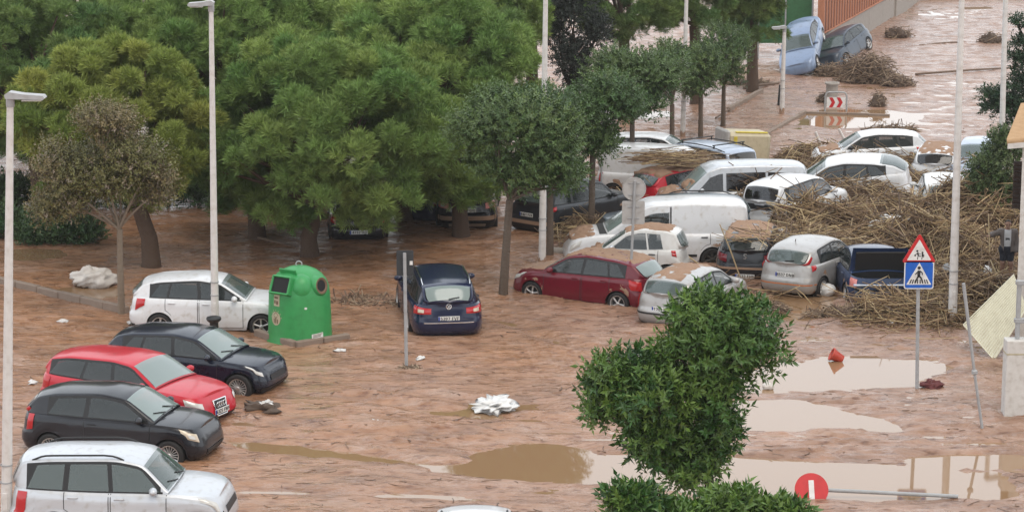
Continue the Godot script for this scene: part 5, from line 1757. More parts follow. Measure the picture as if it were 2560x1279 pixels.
func make_street() -> void:
	lamp_post("white lamp post beside the silver SUV with a flat lamp head", [13, 1345], [24, 255], 0.62, 0.105, 0.06)
	lamp_post("white lamp post behind the black bollard, lamp head turned left", [537, 843], [527, 20], -0.55, 0.10, 0.055)
	lamp_post("tall white lamp post rising through the street tree crown", [1355, 668], [1365, -70], 0.6, 0.105, 0.06)
	lamp_post("white lamp post behind the grey van with roof rack", [1707, 345], [1719, -90], 0.6, 0.1, 0.06)
	lamp_post("weathered lamp post in front of the light blue saloon", [1955, 287], [1962, 75], -0.5, 0.1, 0.07)
	lamp_post("white lamp post at the edge of the reed heap", [2382, 812], [2408, -80], -0.6, 0.115, 0.065)
	lamp_post("slim white post wrapped by the climbing shrub", [2500, 575], [2517, -60], 0.6, 0.1, 0.07)
	# bollards
	var g := gp(535, 853)
	var bo := thing("bollard", "black bollard with a flared cap before the lamp post", "bollard", g)
	var mb := MB.new()
	mb.lathe(PackedVector2Array([Vector2(0.105, -0.15), Vector2(0.105, 0.48), Vector2(0.115, 0.5)]), 18, Transform3D())
	part(bo, "shaft", mb, M.bollard_black)
	mb = MB.new()
	mb.lathe(PackedVector2Array([Vector2(0.11, 0.47), Vector2(0.17, 0.52), Vector2(0.185, 0.56), Vector2(0.17, 0.6), Vector2(0.08, 0.625), Vector2(0.001, 0.63)]), 18, Transform3D())
	part(bo, "cap", mb, M.bollard_black)
	g = gp(1947, 264)
	bo = thing("bollard", "thin dark post leaning beside the weathered lamp post", "bollard", g)
	mb = MB.new()
	mb.rod(Vector3(0, -0.1, 0), Vector3(0.06, 0.85, 0), 0.06, 8)
	part(bo, "shaft", mb, M.bollard_black)
	g = gp(420, 1345)
	bo = thing("bollard", "thin dark post in front of the silver SUV door", "bollard", g)
	mb = MB.new()
	mb.rod(Vector3(0, -0.1, 0), Vector3(0, 0.78, 0), 0.035, 8)
	part(bo, "shaft", mb, M.bollard_black)
	# parking sign, seen from behind
	g = gp(1016, 922)
	var s := thing("parking_sign", "dark back of a rectangular sign on a grey post by the navy estate", "sign", g)
	mb = MB.new()
	mb.rod(Vector3(0, -0.2, 0), zp(1011, 632, g.z) - g, 0.04, 12)
	part(s, "post", mb, M.galvanised)
	mb = MB.new()
	var c := zp(1012, 658, g.z) - g
	mb.plate(rounded(0.39, 0.58, 0.03), Transform3D(Basis(Vector3.UP, 0.1), c + Vector3(0, 0, -0.05)), 0.02)
	var pl := part(s, "plate", mb, M.sign_dark)
	mb = MB.new()
	mb.plate(rounded(0.07, 0.09, 0.005), Transform3D(Basis(Vector3.UP, 0.1), c + Vector3(0.14, 0.0, -0.05)), 0.03)
	part(pl, "sticker", mb, M.sign_white)
	# round sign over a square one, seen from behind
	g = gp(1573, 760)
	s = thing("double_sign", "grey backs of a round sign and a square plate on one leaning post", "sign", g)
	mb = MB.new()
	mb.rod(Vector3(0, -0.2, 0), zp(1588, 452, g.z) - g, 0.035, 12)
	part(s, "post", mb, M.galvanised)
	for q in [[1586, 473, "round_plate"], [1584, 532, "square_plate"]]:
		c = zp(q[0], q[1], g.z) - g
		mb = MB.new()
		mb.plate(disc(0.30) if q[2] == "round_plate" else rounded(0.58, 0.60, 0.04), Transform3D(Basis(), c + Vector3(0, 0, -0.06)), 0.015)
		pl = part(s, q[2], mb, M.sign_back)
		if q[2] == "round_plate":
			mb = MB.new()
			ring(mb, Transform3D(Basis(), c + Vector3(0, 0, -0.055)), 0.295, 0.014)
			part(pl, "rim", mb, M.sign_back)
		for y in [-0.15, 0.15]:
			mb = MB.new()
			mb.box(c + Vector3(0, y, -0.045), Vector3(0.3, 0.03, 0.02), 0.004)
			part(pl, "bracket", mb, M.galvanised)
	g = gp(1503, 528)
	s = thing("round_sign", "grey back of a round sign beside the white delivery van", "sign", g)
	mb = MB.new()
	mb.rod(Vector3(0, -0.2, 0), zp(1505, 338, g.z) - g, 0.035, 10)
	part(s, "post", mb, M.galvanised)
	mb = MB.new()
	c = zp(1512, 368, g.z) - g
	mb.plate(disc(0.30), Transform3D(Basis(Vector3.UP, 0.9), c + Vector3(0, 0, -0.05)), 0.015)
	part(s, "plate", mb, M.sign_back)
	# children and pedestrian crossing signs
	g = gp(2294, 972)
	s = thing("crossing_sign", "red triangle children warning above a blue pedestrian crossing sign", "sign", g)
	mb = MB.new()
	mb.rod(Vector3(0, -0.2, 0), zp(2298, 600, g.z) - g, 0.04, 12)
	part(s, "post", mb, M.galvanised)
	var tri := func(r: float, rr: float) -> PackedVector2Array:
		var p := PackedVector2Array()
		for k in 3:
			var a := PI / 2 + TAU * k / 3
			for i in 5:
				var b := a + (i / 4.0 - 0.5) * TAU / 3
				p.append(Vector2(cos(a), sin(a)) * (r - rr * 2.0) + Vector2(cos(b), sin(b)) * rr)
		return p
	c = zp(2298, 630, g.z) - g + Vector3(0, 0, 0.06)
	var tt := Transform3D(Basis(), c)
	mb = MB.new()
	mb.plate(tri.call(0.44, 0.035), tt, 0.016)
	pl = part(s, "warning_triangle", mb, M.sign_red)
	mb = MB.new()
	mb.plate(tri.call(0.31, 0.012), tt * Transform3D(Basis(), Vector3(0, -0.012, 0.01)), 0.006)
	part(pl, "white_field", mb, M.sign_white)
	var f1 := tt * Transform3D(Basis(), Vector3(-0.035, -0.06, 0.016))
	figure(pl, "running_child", f1, 0.28, [[0.0, 0.24, 0.05, 0.0, 0.055], [0.05, 0.02, 0.0, -0.3, 0.03], [0.05, 0.02, 0.2, -0.08, 0.03], [0.2, -0.08, 0.26, -0.02, 0.025], [0.0, 0.2, -0.18, 0.06, 0.022], [-0.18, 0.06, -0.2, -0.05, 0.06], [0.02, 0.2, 0.25, 0.1, 0.022]], Vector2(-0.03, 0.36), M.ink)
	figure(pl, "running_child", f1 * Transform3D(Basis(), Vector3(0.10, -0.01, 0)), 0.25, [[0.02, 0.2, 0.02, 0.0, 0.06], [0.02, 0.02, -0.03, -0.3, 0.03], [0.02, 0.02, 0.16, -0.1, 0.03], [0.1, 0.14, 0.16, 0.0, 0.05]], Vector2(0.03, 0.3), M.ink)
	c = zp(2297.5, 686, g.z) - g + Vector3(0, 0, 0.06)
	tt = Transform3D(Basis(), c)
	mb = MB.new()
	mb.plate(rounded(0.655, 0.62, 0.05), tt, 0.016)
	pl = part(s, "crossing_plate", mb, M.sign_white)
	mb = MB.new()
	mb.plate(rounded(0.605, 0.57, 0.04), tt * Transform3D(Basis(), Vector3(0, 0, 0.009)), 0.005)
	part(pl, "blue_field", mb, M.sign_blue)
	mb = MB.new()
	mb.plate(PackedVector2Array([Vector2(-0.275, -0.21), Vector2(0.275, -0.21), Vector2(0, 0.285)]), tt * Transform3D(Basis(), Vector3(0, 0, 0.014)), 0.005)
	part(pl, "white_triangle", mb, M.sign_white)
	mb = MB.new()
	for x in [-0.2, -0.145, -0.085, -0.03, 0.03, 0.085, 0.145, 0.2]:
		var k: float = -x * 0.18
		mb.plate(PackedVector2Array([Vector2(x - 0.014, -0.185), Vector2(x + 0.014, -0.185), Vector2(x + 0.011 + k, -0.095), Vector2(x - 0.011 + k, -0.095)]), tt * Transform3D(Basis(), Vector3(0, 0, 0.019)), 0.004)
	part(pl, "crossing_stripes", mb, M.ink)
	figure(pl, "walking_figure", tt * Transform3D(Basis(), Vector3(0, 0, 0.022)), 0.42, [[0.0, 0.25, -0.02, -0.02, 0.075], [-0.02, 0.0, -0.2, -0.38, 0.042], [-0.02, 0.0, 0.12, -0.16, 0.045], [0.12, -0.16, 0.2, -0.4, 0.035], [-0.02, 0.24, -0.2, 0.05, 0.028], [0.02, 0.24, 0.16, 0.14, 0.03], [0.16, 0.14, 0.17, 0.02, 0.025]], Vector2(-0.01, 0.40), M.ink)
	# no-entry sign on the ground
	g = gp(2031, 1243)
	s = thing("no_entry_sign", "fallen red no-entry sign lying in the mud with its long grey post", "sign", g)
	var far := gp(2396, 1248) - g
	mb = MB.new()
	mb.rod(Vector3(0.0, 0.16, 0.0), far + Vector3(0, 0.06, 0), 0.038, 12)
	part(s, "post", mb, M.galvanised)
	tt = Transform3D(Basis(Vector3.RIGHT, -0.5) * Basis(Vector3.BACK, 0.02), Vector3(-0.02, 0.17, 0.05))
	mb = MB.new()
	mb.plate(disc(0.32), tt, 0.014)
	pl = part(s, "red_disc", mb, M.sign_red)
	mb = MB.new()
	mb.plate(rounded(0.10, 0.40, 0.005), tt * Transform3D(Basis(), Vector3(0, -0.02, 0.010)), 0.006)
	part(pl, "white_bar", mb, M.sign_white)
	# thin bent post
	g = gp(2460, 1078)
	s = thing("thin_post", "thin bent metal post leaning before the cream corrugated sheet", "post", g)
	mb = MB.new()
	mb.tube(PackedVector3Array([Vector3(0, -0.1, 0), zp(2436, 920, g.z) - g, zp(2424, 820, g.z) - g, zp(2410, 708, g.z) - g]), PackedFloat32Array([0.03, 0.03, 0.034, 0.036]), 8)
	part(s, "tube", mb, M.galvanised)
	mb = MB.new()
	mb.box(zp(2438, 930, g.z) - g, Vector3(0.12, 0.1, 0.1), 0.02)
	part(s, "clamp", mb, M.galvanised)
	# corrugated sheet
	g = gp(2487, 897)
	s = thing("corrugated_sheet", "cream corrugated metal sheet leaning on the steel railing", "sheet", g)
	var B := zp(2410, 812, g.z - 0.9) - g
	var C := Vector3(0, -0.02, 0)
	var A := zp(2537, 686, g.z - 1.0) - g
	var D := zp(2568, 770, g.z - 0.1) - g
	var rows := []
	var nrm := (A - B).cross(C - B).normalized()
	for i in 69:
		var u := i / 68.0
		var r := PackedVector3Array()
		for j in 5:
			var v := j / 4.0
			r.append(B.lerp(C, u).lerp(A.lerp(D, u), v) + nrm * (0.014 if (i / 2) % 2 == 0 else -0.014))
		rows.append(r)
	mb = MB.new()
	mb.grid(rows)
	part(s, "ribbed_panel", mb, M.cream_sheet)
	mb = MB.new()
	for e in [[A, B], [B, C], [C, D]]:
		mb.rod(e[0], e[1], 0.02, 6)
	part(s, "edge_trim", mb, M.cream_sheet)
	# chevron board with a bin behind
	g = gp(2090, 278)
	s = thing("chevron_sign", "white board with red chevrons in a grey hoop frame", "sign", g)
	mb = MB.new()
	var hoop := PackedVector3Array()
	var hr := PackedFloat32Array()
	for p in [[-0.43, -0.1], [-0.43, 0.6], [-0.38, 0.72], [-0.3, 0.76], [0.3, 0.76], [0.38, 0.72], [0.43, 0.6], [0.43, -0.1]]:
		hoop.append(Vector3(p[0], p[1], 0))
		hr.append(0.035)
	mb.tube(hoop, hr, 8)
	part(s, "hoop", mb, M.galvanised)
	mb = MB.new()
	mb.plate(rounded(0.74, 0.42, 0.02), Transform3D(Basis(), Vector3(0, 0.36, 0.02)), 0.015)
	pl = part(s, "board", mb, M.sign_white)
	for x in [-0.17, 0.13]:
		mb = MB.new()
		mb.plate(PackedVector2Array([Vector2(-0.11, -0.2), Vector2(0.03, -0.2), Vector2(0.14, 0.0), Vector2(0.03, 0.2), Vector2(-0.11, 0.2), Vector2(0.0, 0.0)]), Transform3D(Basis(), Vector3(x, 0.36, 0.032)), 0.006)
		part(pl, "chevron", mb, M.sign_red)
	g = gp(2080, 262)
	s = thing("concrete_drum", "grey concrete drum standing behind the chevron sign", "drum", g)
	mb = MB.new()
	mb.lathe(PackedVector2Array([Vector2(0.24, -0.1), Vector2(0.24, 0.82), Vector2(0.30, 0.84), Vector2(0.30, 0.92), Vector2(0.22, 0.92), Vector2(0.2, 0.8), Vector2(0.001, 0.8)]), 18, Transform3D())
	part(s, "drum", mb, M.concrete)
	recycling()
	tipped()
	litter()

func recycling() -> void:
	var g := gp(750, 850)
	var t := thing("recycling_container", "bright green bell-shaped bottle bank with stickers", "container", g)
	var prof := [[0.0, 0.80], [0.06, 0.81], [0.075, 0.775], [0.3, 0.765], [0.7, 0.755], [1.15, 0.735], [1.34, 0.715], [1.5, 0.655], [1.63, 0.55], [1.73, 0.42], [1.80, 0.26], [1.835, 0.12], [1.84, 0.0]]
	var radius := func(y: float) -> float:
		for i in prof.size() - 1:
			if y <= prof[i + 1][0]:
				return lerpf(prof[i][1], prof[i + 1][1], (y - prof[i][0]) / (prof[i + 1][0] - prof[i][0]))
		return 0.0
	var pv := PackedVector2Array()
	for p in prof:
		pv.append(Vector2(maxf(p[1], 0.001), p[0] - (0.02 if p[0] == 0.0 else 0.0)))
	var mb := MB.new()
	mb.lathe(pv, 40, Transform3D())
	part(t, "shell", mb, M.bin_green)
	var on := func(deg: float, y: float, off: float) -> Vector3:
		var a := deg_to_rad(deg)
		var r: float = radius.call(y) + off
		return Vector3(sin(a) * r, y, cos(a) * r)
	# bulges between the openings
	for q in [[10.0, 1.36, 0.42]]:
		mb = MB.new()
		var p: Vector3 = on.call(q[0], q[1], -0.28)
		mb.ball(Transform3D(Basis(Vector3.UP, deg_to_rad(q[0])), p), Vector3(q[2] * 0.8, 0.36, 0.32), 20, 14)
		part(t, "bulge", mb, M.bin_green)
	# square chute
	mb = MB.new()
	var ch := Transform3D(Basis(Vector3.UP, deg_to_rad(-33.0)) * Basis(Vector3.RIGHT, -0.38), on.call(-33.0, 1.43, -0.08))
	for b in [[Vector3(0, 0.21, 0), Vector3(0.56, 0.05, 0.34)], [Vector3(0, -0.2, 0.02), Vector3(0.56, 0.05, 0.34)], [Vector3(-0.26, 0, 0), Vector3(0.05, 0.44, 0.34)], [Vector3(0.26, 0, 0), Vector3(0.05, 0.44, 0.34)]]:
		mb.cbox(ch * Transform3D(Basis(), b[0]), b[1], 0.02)
	var chute := part(t, "chute_frame", mb, M.bin_green)
	mb = MB.new()
	mb.cbox(ch * Transform3D(Basis(), Vector3(0, 0, 0.02)), Vector3(0.48, 0.37, 0.22), 0.01)
	part(chute, "chute_opening", mb, M.hole_black)
	mb = MB.new()
	mb.cbox(ch * Transform3D(Basis(Vector3.RIGHT, -0.75), Vector3(0.0, 0.30, -0.12)), Vector3(0.5, 0.04, 0.36), 0.015)
	part(chute, "chute_flap", mb, M.bin_green)
	# round port
	var pr := Transform3D(Basis(Vector3.UP, deg_to_rad(52.0)) * Basis(Vector3.RIGHT, -0.15), on.call(52.0, 1.43, 0.0))
	mb = MB.new()
	mb.lathe(PackedVector2Array([Vector2(0.26, -0.2), Vector2(0.24, 0.02), Vector2(0.2, 0.05)]), 24, pr * Transform3D(Basis(Vector3.RIGHT, PI / 2), Vector3.ZERO))
	var port := part(t, "port", mb, M.bin_green)
	mb = MB.new()
	mb.lathe(PackedVector2Array([Vector2(0.2, 0.05), Vector2(0.17, 0.055), Vector2(0.135, 0.03)]), 24, pr * Transform3D(Basis(Vector3.RIGHT, PI / 2), Vector3.ZERO))
	part(port, "brush_ring", mb, M.sticker_brown)
	mb = MB.new()
	mb.plate(disc(0.14, 20), pr * Transform3D(Basis(), Vector3(0, 0, 0.03)), 0.004)
	part(port, "port_opening", mb, M.hole_black)
	mb = MB.new()
	ring(mb, Transform3D(Basis(), Vector3(0, 1.87, 0)), 0.07, 0.018)
	part(t, "lifting_eye", mb, M.galvanised)
	# stickers
	var st := part(t, "poster_sticker", patch(func(a, b): return on.call(lerpf(-50, -35, a), lerpf(0.96, 1.24, b), 0.006), 6, 6), M.sticker_cream)
	for k in [[-48.5, 1.14, 10.0, 0.05], [-48.5, 1.02, 4.0, 0.08], [-43.0, 1.0, 5.0, 0.09]]:
		part(st, "print", patch(func(a, b): return on.call(k[0] + k[2] * a, k[1] + k[3] * b, 0.010), 3, 3), M.sticker_brown)
	var em := part(t, "round_emblem", patch(func(a, b):
		var ang: float = a * TAU
		return on.call(-44.0 + cos(ang) * b * 11.5, 0.66 + sin(ang) * b * 0.165, 0.006), 26, 3), M.sticker_cream)
	for k in [[-49.0, 0.545, 2.6, 0.11], [-44.8, 0.545, 2.8, 0.13], [-40.2, 0.545, 2.4, 0.10]]:
		part(em, "print", patch(func(a, b): return on.call(k[0] + k[2] * a, k[1] + k[3] * b, 0.010), 3, 3), M.sticker_brown)
	part(em, "print", patch(func(a, b):
		var ang := lerpf(PI * 1.1, PI * 1.9, a)
		return on.call(-44.0 + cos(ang) * lerpf(4.0, 5.2, b), 0.74 + sin(ang) * lerpf(0.05, 0.065, b), 0.010), 10, 2), M.sticker_brown)
	for q in [[-50.0, -43.5], [-43.5, -37.0]]:
		part(em, "print", patch(func(a, b): return on.call(lerpf(q[0], q[1], a), (0.72 + 0.085 * (a if q[0] < -45 else 1.0 - a)) + b * 0.02, 0.010), 4, 1), M.sticker_brown)
	for i in 7:
		var ang := lerpf(0.05, 0.95, i / 6.0) * PI
		part(em, "print", patch(func(a, b): return on.call(-44.0 + cos(ang) * 13.5 + (a - 0.5) * 1.6, 0.66 + sin(ang) * 0.2 + (b - 0.5) * 0.028, 0.007), 2, 2), M.sticker_cream)
	var lb := part(t, "label_sticker", patch(func(a, b): return on.call(lerpf(26, 50, a), lerpf(0.14, 0.30, b) + a * 0.02, 0.006), 8, 4), M.plate)
	for k in 3:
		part(lb, "print", patch(func(a, b): return on.call(lerpf(28, 48 - k * 2, a), 0.27 - k * 0.028 + a * 0.02 + b * 0.012, 0.010), 6, 1), M.sticker_brown)
	for k in 8:
		part(lb, "print", patch(func(a, b): return on.call(28.5 + k * 2.3 + a * 1.6, 0.155 + k * 0.0017 + b * 0.04, 0.010), 2, 2), M.ink)
	part(t, "worn_spot", patch(func(a, b):
		var ang: float = a * TAU
		return on.call(16.0 + cos(ang) * b * 2.6, 0.94 + sin(ang) * b * 0.028, 0.006), 12, 2), M.sign_white)

func tipped() -> void:
	var g := gp(1858, 404)
	var t := thing("tipped_container", "cream plastic waste container tipped on its side with a yellow panel", "container", g)
	var b := Basis(Vector3.UP, 0.28) * Basis(Vector3.BACK, -0.06)
	var mb := MB.new()
	mb.cbox(Transform3D(b, Vector3(0, 0.52, 0)), Vector3(1.65, 1.15, 1.1), 0.13)
	part(t, "tub", mb, M.cream_plastic)
	mb = MB.new()
	mb.cbox(Transform3D(b, b * Vector3(-0.80, 0.0, 0) + Vector3(0, 0.56, 0)), Vector3(0.16, 1.2, 1.16), 0.06)
	part(t, "lid", mb, M.sign_back)
	mb = MB.new()
	mb.cbox(Transform3D(b, b * Vector3(-0.52, 0.22, 0.555) + Vector3(0, 0.52, 0)), Vector3(0.13, 0.42, 0.02), 0.006)
	part(t, "yellow_panel", mb, M.yellow_plastic)
	mb = MB.new()
	mb.cbox(Transform3D(b, b * Vector3(0.1, 0.57, 0.42) + Vector3(0, 0.52, 0)), Vector3(1.2, 0.05, 0.12), 0.02)
	part(t, "rim", mb, M.yellow_plastic)

func lump(t: Transform3D, r: Vector3, rough: float, sd: float, seg := 18, rings := 12) -> MB:
	var mb := MB.new()
	var rows := []
	for i in rings + 1:
		var a := PI * i / rings - PI / 2
		var row := PackedVector3Array()
		for k in seg:
			var o := TAU * k / seg
			var d := Vector3(cos(a) * cos(o), sin(a), cos(a) * sin(o))
			var n := 1.0 + rough * (bumps.get_noise_3d(d.x * 1.3 + sd, d.y * 1.3, d.z * 1.3) * 1.6 + absf(fine.get_noise_3d(d.x * 2.2, d.y * 2.2 + sd, d.z * 2.2)) * 0.9)
			row.append(t * (d * r * n))
		rows.append(row)
	mb.grid(rows, true)
	return mb

func litter() -> void:
	var up := Transform3D()
	solo("bulk_bag", "big off-white sack slumped near the kerb", "sack", lump(Transform3D(Basis(), Vector3(0, 0.2, 0)), Vector3(0.52, 0.27, 0.4), 0.4, 1.0, 26, 16), M.sack_white, gp(230, 714))
	solo("plastic_sheet", "crumpled white plastic sheet lying on the open mud", "plastic", lump(Transform3D(Basis(), Vector3(0, 0.08, 0)), Vector3(0.36, 0.1, 0.42), 0.9, 4.0, 26, 14), M.plastic_white, gp(1237, 1022))
	solo("water_jug", "white plastic jug beside the silver three-door wheel", "jug", lump(Transform3D(Basis(), Vector3(0, 0.14, 0)), Vector3(0.2, 0.16, 0.18), 0.15, 6.0), M.plastic_white, gp(2070, 738))
	var pot := thing("flower_pot", "red plastic flower pot lying at the edge of the pool", "pot", gp(2094, 902))
	var mb := MB.new()
	mb.lathe(PackedVector2Array([Vector2(0.001, -0.14), Vector2(0.09, -0.14), Vector2(0.14, 0.12), Vector2(0.16, 0.12), Vector2(0.16, 0.16), Vector2(0.13, 0.16), Vector2(0.11, 0.0), Vector2(0.001, 0.0)]), 16, Transform3D(Basis(Vector3.BACK, 1.1), Vector3(0, 0.1, 0)))
	part(pot, "pot", mb, M.red_plastic)
	solo("clothes_heap", "dark red rag heap at the foot of the crossing sign", "cloth", lump(Transform3D(Basis(), Vector3(0, 0.05, 0)), Vector3(0.2, 0.09, 0.2), 0.7, 8.0), M.cloth_maroon, gp(2330, 968))
	solo("small_box", "small pale box at the edge of the largest pool", "box", lump(Transform3D(Basis(), Vector3(0, 0.06, 0)), Vector3(0.13, 0.08, 0.1), 0.2, 9.0), M.sack_white, gp(1921, 972))
	solo("trash_clump", "clump of trash and weeds before the red hatchback", "trash", lump(Transform3D(Basis(), Vector3(0, 0.05, 0)), Vector3(0.36, 0.12, 0.3), 0.8, 12.0), M.clod, gp(668, 1030))
	solo("white_rag", "white rag on top of the trash clump", "rag", lump(Transform3D(Basis(), Vector3(0, 0.16, 0)), Vector3(0.12, 0.08, 0.1), 0.8, 13.0), M.plastic_white, gp(664, 1030))
	solo("bucket", "grey bucket half buried at the foot of the lamp post", "bucket", lump(Transform3D(Basis(), Vector3(0, 0.2, 0)), Vector3(0.16, 0.24, 0.16), 0.08, 15.0), M.bucket_grey, gp(2368, 700, 0.4) )
	for q in [[2235, 560, 0.75, 0.34, "long white cloth draped over the reeds", 31.0], [2192, 572, 0.7, 0.2, "crumpled pale bag in the middle of the reeds", 32.0], [2470, 690, 0.55, 0.16, "white plastic canister by the feet of the person", 33.0], [2052, 520, 0.7, 0.14, "small white bundle below the white crossover", 34.0], [2290, 560, 0.8, 0.15, "pale plastic scrap under the buried white car", 35.0]]:
		solo("heap_litter", q[4], "litter", lump(Transform3D(Basis(Vector3.UP, q[5]), Vector3(0, 0.16, 0)), Vector3(q[3], 0.09, q[3] * 0.45), 0.6, q[5], 16, 10), M.plastic_white, gp(q[0], q[1], q[2]))
	var bits := [[155, 812], [330, 815], [80, 965], [850, 885], [1050, 905], [1690, 880], [600, 985], [2230, 815], [2255, 790], [940, 1065]]
	for i in bits.size():
		solo("litter_scrap", "small pale scrap of litter on the mud", "litter", lump(Transform3D(Basis(Vector3.UP, i), Vector3(0, 0.09, 0)), Vector3(0.12, 0.045, 0.07), 0.8, 20.0 + i, 10, 7), M.plastic_white, gp(bits[i][0], bits[i][1]), "scraps of litter")
	# stakes sticking out of the flood by the white hatchback
	for q in [[2060, 362, 2040, 330], [2120, 345, 2098, 322], [2016, 382, 2002, 358]]:
		var g := gp(q[0], q[1] + 8)
		mb = MB.new()
		mb.rod(Vector3(0, -0.15, 0), zp(q[2], q[3], g.z) - g, 0.05, 8)
		solo("white_stake", "white plastic stake leaning out of the mud by the far hatchback", "stake", mb, M.pole_white, g, "white stakes")
	mb = MB.new()
	var pipe := gp(1385, 640)
	mb.lathe(PackedVector2Array([Vector2(0.11, 0.0), Vector2(0.14, 0.0), Vector2(0.14, 1.1), Vector2(0.11, 1.1), Vector2(0.11, 0.0)]), 16, Transform3D(Basis(Vector3.BACK, -PI / 2) * Basis(Vector3.RIGHT, 0.2), Vector3(0, 0.12, 0)))
	solo("drain_pipe", "grey drain pipe lying at the nose of the white panel van", "pipe", mb, M.concrete, pipe)


# ---------------------------------------------------------------- reeds and driftwood
var heaps := []

func heap_height(x: float, z: float) -> float:
	var h := 0.0
	for b in heaps:
		var dx: float = (x - b[0].x) / b[1]
		var dz: float = (z - b[0].z) / b[1]
		var d := dx * dx + dz * dz
		if d < 1.0:
			var k := 1.0 - d
			h = maxf(h, b[2] * k * k * (3.0 - 2.0 * k)) if h == 0.0 else h + maxf(0.0, b[2] * k * k - h * 0.7 * k)
	if h > 0.01:
		h *= 1.0 + 0.35 * bumps.get_noise_2d(x * 1.1, z * 1.1)
		h += 0.06 * fine.get_noise_2d(x * 3.0, z * 3.0) * minf(1.0, h * 4.0)
	return h

func reed_mesh(long: float, r: float, bend: float, sd: int) -> ArrayMesh:
	var q := RandomNumberGenerator.new()
	q.seed = sd
	var mb := MB.new()
	var path := PackedVector3Array()
	var rad := PackedFloat32Array()
	var off := Vector3(q.randf() - 0.5, 0, q.randf() - 0.5) * bend
	for i in 5:
		var t := i / 4.0
		path.append(Vector3(0, (t - 0.5) * long, 0) + off * sin(t * PI))
		rad.append(r * lerpf(1.0, 0.6, t))
	mb.tube(path, rad, 5, true)
	return mb.mesh()

func lying(p: Vector3, nrm: Vector3, turn: float, rise: float) -> Basis:
	var d := Vector3(cos(turn), 0, sin(turn))
	d = (d - nrm * d.dot(nrm)).normalized()
	d = (d + nrm * rise).normalized()
	var s := d.cross(nrm).normalized()
	return Basis(s, d, s.cross(d))

func reed_colour() -> Color:
	var k := rng.randf()
	var c := Color(0.31, 0.21, 0.11)
	if k < 0.28:
		c = Color(0.175, 0.108, 0.06)
	elif k < 0.44:
		c = Color(0.095, 0.06, 0.038)
	elif k < 0.66:
		c = Color(0.43, 0.325, 0.18)
	elif k < 0.78:
		c = Color(0.24, 0.17, 0.12)
	c *= rng.randf_range(0.75, 1.25)
	c.a = 1.0
	return c

